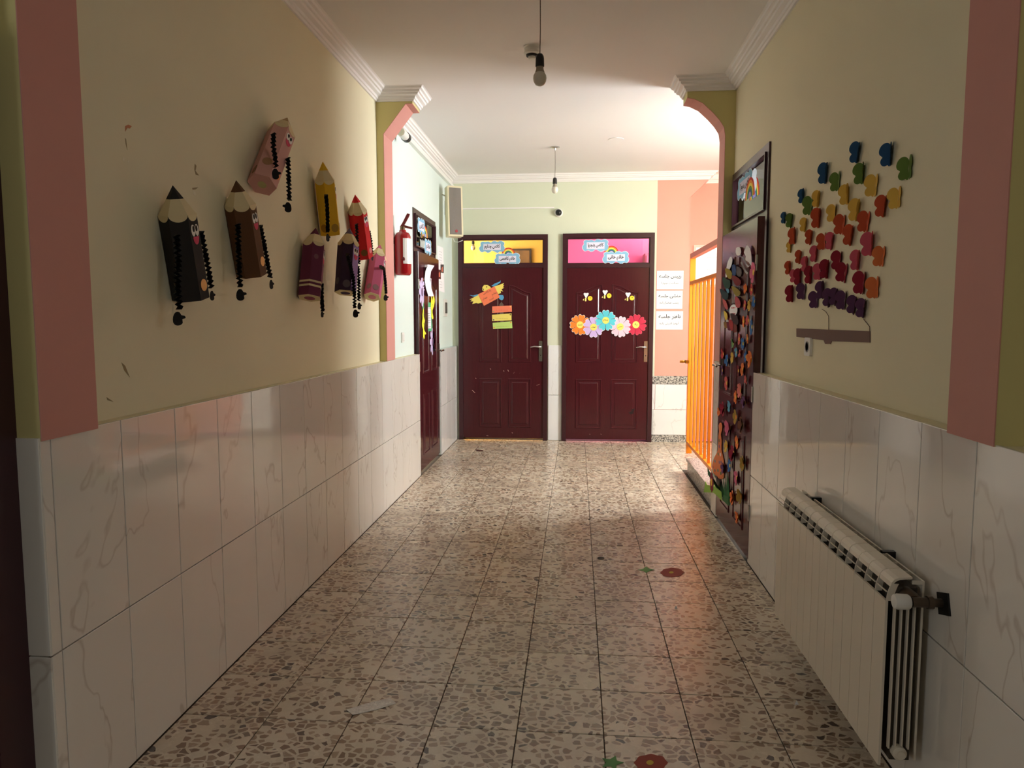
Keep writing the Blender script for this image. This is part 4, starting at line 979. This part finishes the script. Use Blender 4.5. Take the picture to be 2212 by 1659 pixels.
pencil('rose pink paper pencil, the one nearest the arch', (821, 528), (804, 641), 0.06, 4, (198, 98, 130),
       [([(822, 576), (829, 580), (832, 605), (834, 634)], 0.12, (833, 642, 30, .95))], [(-1, 0.0, 0.15, 0.022, (150, 112, 116)), (-2, 0.1, 0.17, 0.02, (150, 112, 116))], endcap=(214, 130, 150))

# ------------------------------------------------------------------ paper butterflies on the right wall
WING = smooth_loop([(0.0, -0.34), (0.015, 0.0), (0.0, 0.30), (0.06, 0.42), (0.18, 0.50), (0.34, 0.48), (0.47, 0.36), (0.53, 0.18), (0.49, 0.03), (0.37, -0.06), (0.42, -0.15), (0.45, -0.27), (0.38, -0.40), (0.25, -0.44), (0.14, -0.40), (0.07, -0.46)], 2)
zb_ = zoomed(1640, 280, 400 / 1382)
BUT = {'blue': ((44, 84, 122), [(762, 165, 165), (1012, 175, 182), (525, 318, 165), (348, 490, 112), (208, 655, 90)]),
       'green': ((104, 130, 58), [(804, 318, 168), (1140, 280, 186), (605, 382, 148), (406, 562, 148), (265, 675, 115)]),
       'yellow': ((232, 190, 88), [(890, 410, 172), (1062, 505, 168), (692, 475, 162), (468, 512, 132), (772, 594, 178), (585, 618, 138), (365, 708, 112), (250, 877, 85)]),
       'brick red': ((196, 84, 50), [(962, 568, 172), (826, 684, 166), (645, 705, 158), (712, 787, 166), (475, 655, 158), (285, 790, 132), (412, 800, 118), (503, 832, 132), (327, 950, 108), (250, 1030, 108)]),
       'orange': ((222, 120, 66), [(942, 945, 160), (898, 1180, 172)]),
       'pink': ((208, 92, 108), [(565, 832, 140), (875, 850, 192), (445, 927, 130), (375, 1002, 122), (765, 975, 162), (475, 1060, 132), (283, 1092, 105)]),
       'crimson': ((152, 36, 54), [(622, 975, 152), (540, 1040, 152), (663, 1066, 158), (410, 1085, 142), (330, 1097, 132), (795, 1145, 182), (275, 1225, 136)]),
       'purple': ((98, 60, 92), [(355, 1208, 132), (450, 1270, 136), (505, 1197, 142), (555, 1258, 148), (605, 1250, 142), (660, 1275, 152), (738, 1312, 152), (808, 1336, 156)])}
wing_cache = {}
def wing_mesh(sgn, q, m):
    key = (sgn, q, m.name)
    if key not in wing_cache:
        b = MB(); aq = math.radians(q)
        b.prism([(x * 0.9, y) for x, y in WING], -0.004, 0.004, Matrix.Rotation(-sgn * aq, 4, 'Y') @ Matrix.Scale(sgn, 4, (1, 0, 0)))
        wing_cache[key] = b.mesh('wing', m)
    return wing_cache[key]
for cn, (c, lst) in BUT.items():
    order = sorted(range(len(lst)), key=lambda i: lst[i][0])
    for rank, i in enumerate(order):
        x, y, h = lst[i]
        rng = random.Random(i * 31 + len(cn))
        px, py = zb_([(x, y)])[0]
        p0 = PR.pt(px, py); s_ = (PR.pt(px, py - h * 400 / 1382 / 2) - PR.pt(px, py + h * 400 / 1382 / 2)).length
        qa = rng.choice((46, 52, 58)); qb = rng.choice((12, 18, 30, 36))
        # the hinge lies on the wall; seen from the corridor the far wing covers the given spot
        off = s_ * 0.21 * math.cos(math.radians(qa)) - s_ * 0.21 * math.sin(math.radians(qa)) * (p0.y / XR) * 1.0
        loc = p0 + Vector((0, -s_ * 0.21 * math.cos(math.radians(qa)) + 0.21 * s_ * math.sin(math.radians(qa)) * p0.y / XR, 0))
        t = thing('paper_butterfly', '%s paper butterfly on the right wall, %s %s one from the left' % (cn, ordinal(rank), cn), 'paper butterfly',
                  PR.mat(loc) @ Matrix.Rotation(math.radians(rng.uniform(-20, 4)), 4, 'Z') @ Matrix.Scale(s_, 4), 'rainbow of paper butterflies')
        m = paper(c, 0.7)
        inst('wing', wing_mesh(-1, qa, m), t); inst('wing', wing_mesh(1, qb, m), t)
t, f = px_thing('paper_basket', 'brown paper balloon basket strip under the butterflies', 'paper craft', PR, 1801, 724)
sheet(t, f([(1722, 709.5), (1881, 715.5), (1881, 740), (1798, 737), (1795, 743), (1784, 743), (1781, 735), (1722, 727.5)]), paper((122, 96, 88)), 0.001, 0.004, 'basket')
for pts in ([(1777, 668), (1785, 673), (1791.5, 683), (1791.5, 712)], [(1867, 689), (1880.5, 706), (1880.5, 716)]):
    MB().tube([(u, v, 0.003) for u, v in f(pts)], 0.0012, 6).build('string', mat('string', (110, 90, 76), 0.9), t)

# ------------------------------------------------------------------ paper flowers and creatures on the right door
PRD = Plane('R', XR - 0.074)
za = zoomed(1500, 480, 180 / 830); zc_ = zoomed(1500, 820, 180 / 711)
FC = {'pink': (214, 108, 140), 'orange': (232, 126, 66), 'red': (196, 66, 66), 'blue': (62, 112, 176), 'yellow': (220, 184, 84), 'coral': (204, 94, 92), 'green': (112, 152, 96), 'pale blue': (104, 164, 196),
      'purple': (112, 76, 120), 'maroon': (106, 30, 44), 'olive': (160, 130, 52), 'crimson': (150, 34, 60), 'salmon': (232, 132, 122), 'brown': (112, 70, 52)}
FLW = [('a', 600, 500, .05, 'pink'), ('a', 530, 665, .028, 'orange'), ('a', 580, 672, .028, 'red'), ('a', 612, 790, .03, 'blue'), ('a', 570, 827, .03, 'yellow'), ('a', 512, 828, .026, 'coral'),
       ('a', 502, 990, .03, 'orange'), ('a', 550, 980, .028, 'coral'), ('a', 588, 1045, .038, 'blue'), ('a', 544, 1160, .024, 'orange'), ('a', 457, 1165, .03, 'coral'), ('a', 497, 1210, .032, 'blue'),
       ('a', 401, 1205, .028, 'green'), ('a', 435, 1295, .028, 'pale blue'), ('a', 465, 1310, .022, 'coral'), ('a', 526, 1340, .028, 'blue'), ('a', 400, 1352, .034, 'yellow'), ('a', 577, 1370, .046, 'orange'),
       ('a', 495, 1465, .034, 'orange'), ('a', 530, 1568, .024, 'coral'), ('a', 450, 1480, .03, 'maroon'), ('a', 290, 1475, .03, 'purple'), ('a', 345, 1375, .036, 'blue'), ('a', 300, 1310, .034, 'red'),
       ('c', 285, 30, .04, 'coral'), ('c', 405, 95, .04, 'salmon'), ('c', 365, 150, .036, 'orange'), ('c', 440, 195, .034, 'purple'), ('c', 318, 228, .036, 'pale blue'), ('c', 262, 250, .044, 'crimson'), ('c', 228, 275, .03, 'orange'),
       ('c', 365, 320, .042, 'olive'), ('c', 420, 390, .046, 'brown'), ('c', 310, 410, .05, 'pink'), ('c', 372, 535, .036, 'orange'), ('c', 288, 570, .036, 'yellow'), ('c', 345, 630, .046, 'crimson'),
       ('c', 425, 715, .04, 'olive'), ('c', 312, 735, .036, 'blue'), ('c', 370, 840, .04, 'pink'), ('c', 340, 1010, .04, 'orange'), ('c', 410, 995, .042, 'olive'), ('c', 382, 1175, .034, 'orange'), ('c', 262, 760, .036, 'purple')]
FLW = [((za if q == 'a' else zc_)([(x, y)])[0], r, cn) for q, x, y, r, cn in FLW]
cent = paper((240, 204, 92)); cent2 = paper((236, 140, 60))
cnt = {}
tot_ = {}
for _, _, cn in FLW: tot_[cn] = tot_.get(cn, 0) + 1
for (px, py), r, cn in sorted(FLW, key=lambda e: e[0][1]):
    k = cnt.get(cn, 0); cnt[cn] = k + 1
    lab = '%s paper flower on the right door, ' % cn + ('%s %s one from the top' % (ordinal(k), cn) if tot_[cn] > 1 else 'the only %s one' % cn)
    t, f = px_thing('paper_flower', lab, 'paper flower', PRD, px, py, 'small paper flowers on the right door', 0.002)
    rng = random.Random(int(px * 7 + py)); npet = rng.choice((5, 5, 6, 6)); b = MB(); m = paper(FC[cn]); r *= 1.22
    a0 = rng.uniform(0, 1); lift = rng.uniform(0.15, 0.55)
    for j in range(npet):   # petals folded up off the door
        a = a0 + 2 * PI * j / npet; wv = r * math.sin(PI / npet) * 0.78
        pet = smooth_loop([(0, r * .12), (wv, r * .6), (wv * .8, r * .92), (0, r), (-wv * .8, r * .92), (-wv, r * .6)], 2)
        b.prism(pet, 0.0, 0.0012, Matrix.Rotation(a, 4, 'Z') @ Matrix.Rotation(lift * rng.uniform(.5, 1.2), 4, 'X'))
    b.build('petals', m, t)
    MB().prism(ell(0, 0, r * .26, r * .28, 14), 0.003, 0.006).build('centre', cent if cn not in ('yellow', 'olive') else cent2, t)
# ring of butterfly wings
def wingsheet(label, pts, c, z, lift, name='paper_wing', fold=None):
    cx = sum(p[0] for p in pts) / len(pts); cy = sum(p[1] for p in pts) / len(pts)
    t, f = px_thing(name, label, 'paper craft', PRD, *za([(cx, cy)])[0], 'paper wings on the right door', lift)
    MB().prism(smooth_loop(f(za(pts)), 2), 0.0, 0.0012, Matrix.Rotation(0.0, 4, 'Y')).build('wing', paper(c), t)
    MB().box(-0.004, 0.004, -0.004, 0.004, -lift, 0.0).build('glue_tab', paper(c), t)
    return t
for lab, pts, c, lift in (
    ('white paper cloud wing at the upper right of the right door', [(545, 228), (575, 262), (590, 340), (590, 432), (565, 400), (530, 375), (535, 340), (515, 300), (530, 265)], (236, 234, 236), 0.012),
    ('small white scalloped paper cloud at the top of the right door', [(450, 246), (472, 258), (478, 300), (465, 328), (440, 332), (426, 305), (428, 262)], (240, 238, 238), 0.008),
    ('tall white paper wing at the upper left of the right door', [(384, 340), (395, 380), (385, 430), (365, 475), (335, 550), (326, 530), (340, 430), (360, 370)], (236, 236, 240), 0.01),
    ('dark blue paper strip below the white cloud on the right door', [(395, 430), (430, 430), (432, 525), (400, 530)], (44, 72, 122), 0.012),
    ('grey paper strip beside the dark blue strip on the right door', [(435, 440), (485, 470), (478, 540), (436, 525)], (92, 84, 86), 0.009),
    ('upper olive paper wing on the right door', [(328, 462), (370, 470), (398, 510), (390, 560), (362, 560), (340, 520)], (148, 130, 48), 0.014),
    ('dark red paper wing on the right door', [(390, 532), (440, 540), (488, 585), (478, 625), (440, 632), (412, 590)], (116, 34, 36), 0.014),
    ('dark green paper wing on the right door', [(302, 545), (345, 570), (375, 585), (372, 650), (330, 660), (305, 610)], (30, 66, 52), 0.012),
    ('light blue paper scrap between green and teal wings on the right door', [(322, 650), (345, 655), (360, 690), (345, 710)], (98, 156, 188), 0.008),
    ('lower olive paper wing on the right door', [(395, 640), (430, 645), (484, 690), (480, 725), (445, 738), (420, 705)], (140, 122, 50), 0.016),
    ('dark teal paper wing on the right door', [(276, 662), (330, 690), (360, 715), (350, 770), (310, 765), (285, 710)], (26, 54, 62), 0.014),
    ('narrow coral paper wing on the right door', [(300, 765), (335, 790), (354, 860), (340, 872), (315, 835)], (192, 88, 92), 0.012),
    ('broad coral paper wing on the right door', [(432, 738), (470, 765), (484, 820), (470, 852), (440, 845), (426, 790)], (186, 80, 88), 0.014),
    ('yellow paper wing on the right door', [(308, 880), (340, 910), (345, 950), (330, 980), (316, 940)], (224, 194, 80), 0.01),
    ('blackish brown paper wing on the right door', [(386, 908), (440, 925), (468, 975), (460, 1022), (415, 1000)], (52, 26, 34), 0.018),
    ('small olive paper wing at the bottom of the ring on the right door', [(308, 995), (340, 1000), (345, 1050), (318, 1050)], (138, 104, 52), 0.01),
    ('maroon paper wing at the bottom of the ring on the right door', [(340, 1000), (370, 1010), (390, 1070), (355, 1075)], (112, 34, 60), 0.012),
    ('red paper wing at the bottom of the ring on the right door', [(365, 970), (405, 985), (412, 1060), (395, 1085), (375, 1040)], (160, 44, 48), 0.015),
    ('brown red paper wing at the bottom of the ring on the right door', [(408, 1005), (440, 1010), (446, 1075), (428, 1100), (408, 1080)], (120, 56, 50), 0.013)):
    wingsheet(lab, pts, c, 0, lift)
t, f = px_thing('foil_decoration', 'narrow shiny blue foil panel in the ring of wings on the right door', 'paper craft', PRD, *za([(415, 690)])[0])
sheet(t, f(za([(385, 560), (470, 600), (468, 800), (365, 810), (370, 660)])), mat('blue_foil', (176, 184, 204), 0.25, metal=0.6, noise=(40, 0.6)), 0.001, 0.003, 'foil')
t, f = px_thing('round_sign', 'round white sign with red handwriting on the right door', 'sign', PRD, *za([(408, 878)])[0], None, 0.012)
u0 = f(za([(368, 880), (448, 880), (408, 820), (408, 938)]))
sheet(t, ell(0, 0, abs(u0[1][0] - u0[0][0]) / 2, abs(u0[2][1] - u0[3][1]) / 2, 24), WPAP, 0.0, 0.0012, 'disc')
lines(t, -0.06, 0.06, [0.012, -0.025], 0.0014, paper((196, 60, 90)), 0.012, 'handwriting')
MB().box(-0.01, 0.01, -0.01, 0.01, -0.012, 0).build('glue_tab', WPAP, t)
# long-necked orange figure, leaves and grass
t, f = px_thing('dotted_paper_figure', 'orange long-necked paper figure with coloured dots low on the right door', 'paper craft', PRD, *zc_([(215, 700)])[0], None, 0.006)
sheet(t, smooth_loop(f(zc_([(232, 366), (246, 390), (244, 430), (234, 465), (242, 520), (240, 600), (262, 700), (262, 838), (215, 842), (205, 825), (170, 800), (160, 730), (180, 660), (210, 600), (214, 480), (220, 440), (216, 390)])), 2), paper((216, 122, 74)), 0.0, 0.0015, 'body')
for x, y, c in ((212, 635, (96, 140, 90)), (232, 640, (210, 200, 190)), (185, 695, (96, 130, 140)), (222, 705, (120, 100, 140)), (238, 705, (120, 90, 120)), (210, 775, (96, 140, 120)), (184, 775, (110, 130, 110)), (235, 800, (70, 120, 70)), (222, 520, (120, 110, 60)), (168, 745, (190, 80, 60)), (222, 570, (150, 90, 130))):
    u, v = f(zc_([(x, y)]))[0]; sheet(t, ell(u, v, 0.02, 0.012, 10), paper(c), 0.0015, 0.0022, 'dot')
MB().box(-0.01, 0.01, -0.01, 0.01, -0.006, 0).build('glue_tab', paper((216, 122, 74)), t)
t, f = px_thing('paper_tuft', 'dark green paper grass tuft at the foot of the right door', 'paper craft', PRD, *zc_([(280, 950)])[0], None, 0.008)
for k, (x0, y0, x1, y1) in enumerate(((250, 1000, 222, 830), (262, 1000, 240, 830), (275, 1010, 258, 810), (288, 1020, 275, 800), (300, 1030, 292, 790), (310, 1060, 305, 810), (240, 960, 128, 750))):
    sheet(t, f(zc_([(x0 - 10, y0), (x0 + 12, y0 + 10), (x1 + 4, y1 + 60), (x1, y1)])), paper((40, 88 + 8 * (k % 3), 50)), 0.001 * k, 0.001 * k + 0.001, 'blade')
sheet(t, f(zc_([(262, 980), (310, 1000), (318, 1080), (262, 1030)])), paper((60, 110, 62)), 0.008, 0.009, 'base_leaf')
MB().box(-0.02, 0.02, -0.02, 0.02, -0.008, 0.0).build('glue_tab', paper((60, 110, 62)), t)
t, f = px_thing('paper_leaf', 'light green folded paper leaf sticking out at the foot of the right door', 'paper craft', PRD, *zc_([(190, 930)])[0], None, 0.022)
sheet(t, f(zc_([(122, 868), (135, 900), (180, 905), (225, 930), (262, 960), (265, 1035), (215, 985), (190, 965), (105, 962)])), paper((140, 176, 72)), 0.0, 0.002, 'leaf')
MB().box(-0.05, -0.03, -0.02, 0.0, -0.022, 0.0).build('glue_tab', paper((140, 176, 72)), t)
t, f = px_thing('paper_flower', 'large dark crimson paper flower with yellow centre at the foot of the right door', 'paper flower', PRD, *zc_([(178, 875)])[0], None, 0.0245)
sheet(t, blossom(0.075, 9, 0.72), paper((126, 28, 48)), 0.0, 0.002, 'petals')
sheet(t, ell(0, 0, 0.032, 0.026, 16), paper((226, 180, 62)), 0.002, 0.004, 'centre')

# ------------------------------------------------------------------ marks and litter on the floor and walls
def litter(name, label, cat, pts, m, z0=0.0006, z1=0.0012, parts=()):
    cx = sum(p[0] for p in pts) / len(pts); cy = sum(p[1] for p in pts) / len(pts)
    t, f = px_thing(name, label, cat, PF, cx, cy)
    sheet(t, f(pts), m, z0, z1, 'piece')
    for nm, pp, mm in parts: sheet(t, f(pp), mm, z1, z1 + 0.0004, nm)
    return t
FOIL = mat('crumpled_foil', (236, 230, 222), 0.2, noise=(60, 0.25), bump=(70, 0.8))
litter('foil_tape', 'shiny crumpled tape strip on the floor near the front', 'tape', [(748, 1534), (790, 1521), (842, 1508), (856, 1520), (812, 1534), (762, 1545)], FOIL, 0.0006, 0.002)
def blob(cx, cy, rx, ry, n=9, a=0.35):
    rng = random.Random(int(cx)); return smooth_loop([(cx + rx * math.cos(2 * PI * k / n) * (1 - a * (k % 2) - .1 * rng.random()), cy + ry * math.sin(2 * PI * k / n) * (1 - a * (k % 2))) for k in range(n * 2)] if False else [(cx + rx * math.cos(PI * k / n) * (1 - a * (k % 2)), cy + ry * math.sin(PI * k / n) * (1 - a * (k % 2))) for k in range(2 * n)], 2)
FRED, FGRN, FYEL = paper((160, 84, 74)), paper((112, 158, 104)), paper((214, 186, 90))
litter('floor_sticker', 'worn red flower sticker on the floor in the middle distance', 'sticker', blob(1452, 1237, 26, 10.5, 8, .1), FRED, parts=[('centre', ell(1450, 1237, 5, 2.4, 10), FYEL)])
litter('floor_sticker', 'worn green leaf sticker on the floor beside the distant red flower', 'sticker', blob(1396, 1231, 18, 7, 4, .5), FGRN)
litter('floor_sticker', 'red flower sticker with yellow centre at the bottom edge of the floor', 'sticker', blob(1406, 1648, 37, 19, 8, .1), FRED, parts=[('centre', ell(1404, 1648, 8, 5, 12), FYEL)])
litter('floor_sticker', 'green leaf sticker at the bottom edge of the floor', 'sticker', blob(1322, 1648, 26, 16, 5, .5), FGRN)
litter('floor_stain', 'dark grey round stain on the floor tiles', 'stain', ell(1298, 1206, 8, 3.2, 14), paper((74, 70, 64)), 0.0002, 0.0009)
for (x, y), lab in (((1460, 1314), 'tiny white paper scrap on the floor in the middle of the corridor'), ((1720, 1521), 'tiny white paper scrap on the floor beside the radiator')):
    p = onZ(x, y, 0.0); t = thing('paper_scrap', lab, 'paper scrap', Matrix.Translation(p))
    MB().add([(-.008, -.006, .0008), (.008, -.004, .0008), (.0, .008, .0008), (0.001, 0, .016)], [(0, 2, 1), (0, 1, 3), (1, 2, 3), (2, 0, 3)]).build('scrap', WPAP, t)
litter('dark_scrap', 'small dark brown scrap on the far floor before the left back door', 'scrap', [(1028, 972), (1042, 973), (1044, 975.5), (1030, 975)], paper((80, 50, 44)), 0.0006, 0.006)
# chipped paint on the left wall
chip_w, chip_r, chip_d = paper((238, 230, 206)), paper((196, 132, 96)), paper((160, 142, 106))
zl = zoomed(0, 200, 560 / 1659)
for pts, m in (([(800, 215), (820, 205), (842, 215), (830, 230), (815, 225), (800, 250)], chip_r), ([(800, 290), (806, 300), (814, 368), (804, 330)], chip_d), ([(786, 412), (794, 420), (792, 445), (783, 430)], chip_w), ([(815, 430), (826, 440), (818, 452)], chip_w),
               ([(1246, 455), (1256, 470), (1250, 500), (1272, 530), (1252, 525), (1243, 490)], chip_d), ([(1230, 610), (1268, 606), (1250, 620), (1232, 622)], chip_d), ([(1234, 620), (1252, 640), (1250, 665), (1236, 650)], chip_w)):
    pp = [PL.pt(*q) for q in zl(pts)]
    MB().prism([(p.y, p.z) for p in pp], XL + 0.0002, XL + 0.0009, Matrix(((0, 0, 1, 0), (1, 0, 0, 0), (0, 1, 0, 0), (0, 0, 0, 1)))).build('paint_chip', m, wl_)
for pts in ([(262, 783), (270, 790), (280, 815), (268, 800)], [(230, 858), (245, 868), (232, 864)]):
    pp = [PL.pt(*q) for q in pts]
    MB().prism([(p.y, p.z) for p in pp], XL + 0.0002, XL + 0.0009, Matrix(((0, 0, 1, 0), (1, 0, 0, 0), (0, 1, 0, 0), (0, 0, 0, 1)))).build('paint_chip', chip_d, wl_)
# classroom things seen through the door windows
pp = onY(1124, 560, 11.98)
t = thing('wall_picture', 'dark framed picture on the yellow classroom wall behind the door window', 'picture', Plane('B', 11.99).mat(pp))
MB().box(-0.2, 0.18, -0.3, 0.17, 0, 0.02).build('frame', mat('dark_frame', (64, 50, 40), 0.5), t)
MB().box(-0.17, 0.15, -0.27, 0.14, 0.02, 0.023).build('picture', mat('brown_picture', (150, 112, 66), 0.7, noise=(6, 0.6)), t)
pp = onY(1022, 541, 10.6); pendant('bulb hanging in the yellow classroom behind the door window', pp.x, pp.y, pp.z, False)
pp = onY(1395, 565, 11.98)
t = thing('pink_cupboard', 'pink cupboard against the pink classroom wall behind the door window', 'cupboard', Matrix.Translation((pp.x - 0.05, 11.55, 0)))
MB().box(0, 0.8, 0, 0.44, 0, pp.z + 0.1).build('body', mat('dull_pink', (196, 110, 140), 0.6), t)
MB().box(0.02, 0.39, -0.015, 0.0, 0.05, pp.z + 0.06).build('door', MATS['dull_pink'], t); MB().box(0.41, 0.78, -0.015, 0.0, 0.05, pp.z + 0.06).build('door', MATS['dull_pink'], t)

# scratches and a chipped spot on the back doors
SCR = paper((196, 160, 150)); zq = zoomed(970, 480, 240 / 813)
def scratch(leaf, plane_off, pts, m, name='scratch'):
    q = [PB.pt(*p) for p in pts]; M = leaf.matrix_world.inverted()
    vs = [M @ Vector((p.x, YB - plane_off, p.z)) for p in q]
    MB().prism([(v.x, v.y) for v in vs], vs[0].z, vs[0].z + 0.0006).build(name, m, leaf)
bpy.context.view_layer.update()
for x0, y0, x1, y1 in ((170, 1228, 192, 1248), (400, 1085, 404, 1092), (470, 1110, 480, 1095), (515, 1108, 526, 1096), (640, 1194, 664, 1184), (430, 1080, 438, 1092), (475, 1305, 492, 1328), (300, 1072, 308, 1076), (195, 1140, 200, 1144), (460, 1538, 468, 1542), (275, 1558, 290, 1562)):
    scratch(d1l, 0.0302, zq([(x0, y0), (x1, y1), (x1 + 2, y1 - 2), (x0 + 2, y0 - 2.5)]), SCR)
scratch(d2l, 0.0362, [(1357, 891), (1364, 887), (1363, 883), (1371, 881), (1369, 887), (1367, 893), (1362, 894)], paper((34, 18, 20)), 'chipped_spot')
for x0, y0, x1, y1 in ((1255, 839, 1266, 837), (1270, 866, 1273, 863), (1297, 937, 1299, 938), (1273, 937, 1275, 938)):
    scratch(d2l, 0.0302, [(x0, y0), (x1, y1), (x1, y1 - .7), (x0, y0 - .7)], SCR)
# thin wire from the loudspeaker to the door frame
wp0 = onX(975, 513, XL + 0.05); wq = [onY(x, y, 8.3) for x, y in ((978, 514), (982, 522), (990, 523), (1000, 519))]
tag(MB().tube(wq, 0.004, 6).build('speaker_wire', WPLAS), 'thin white wire curling under the loudspeaker to the left back door', 'wire')
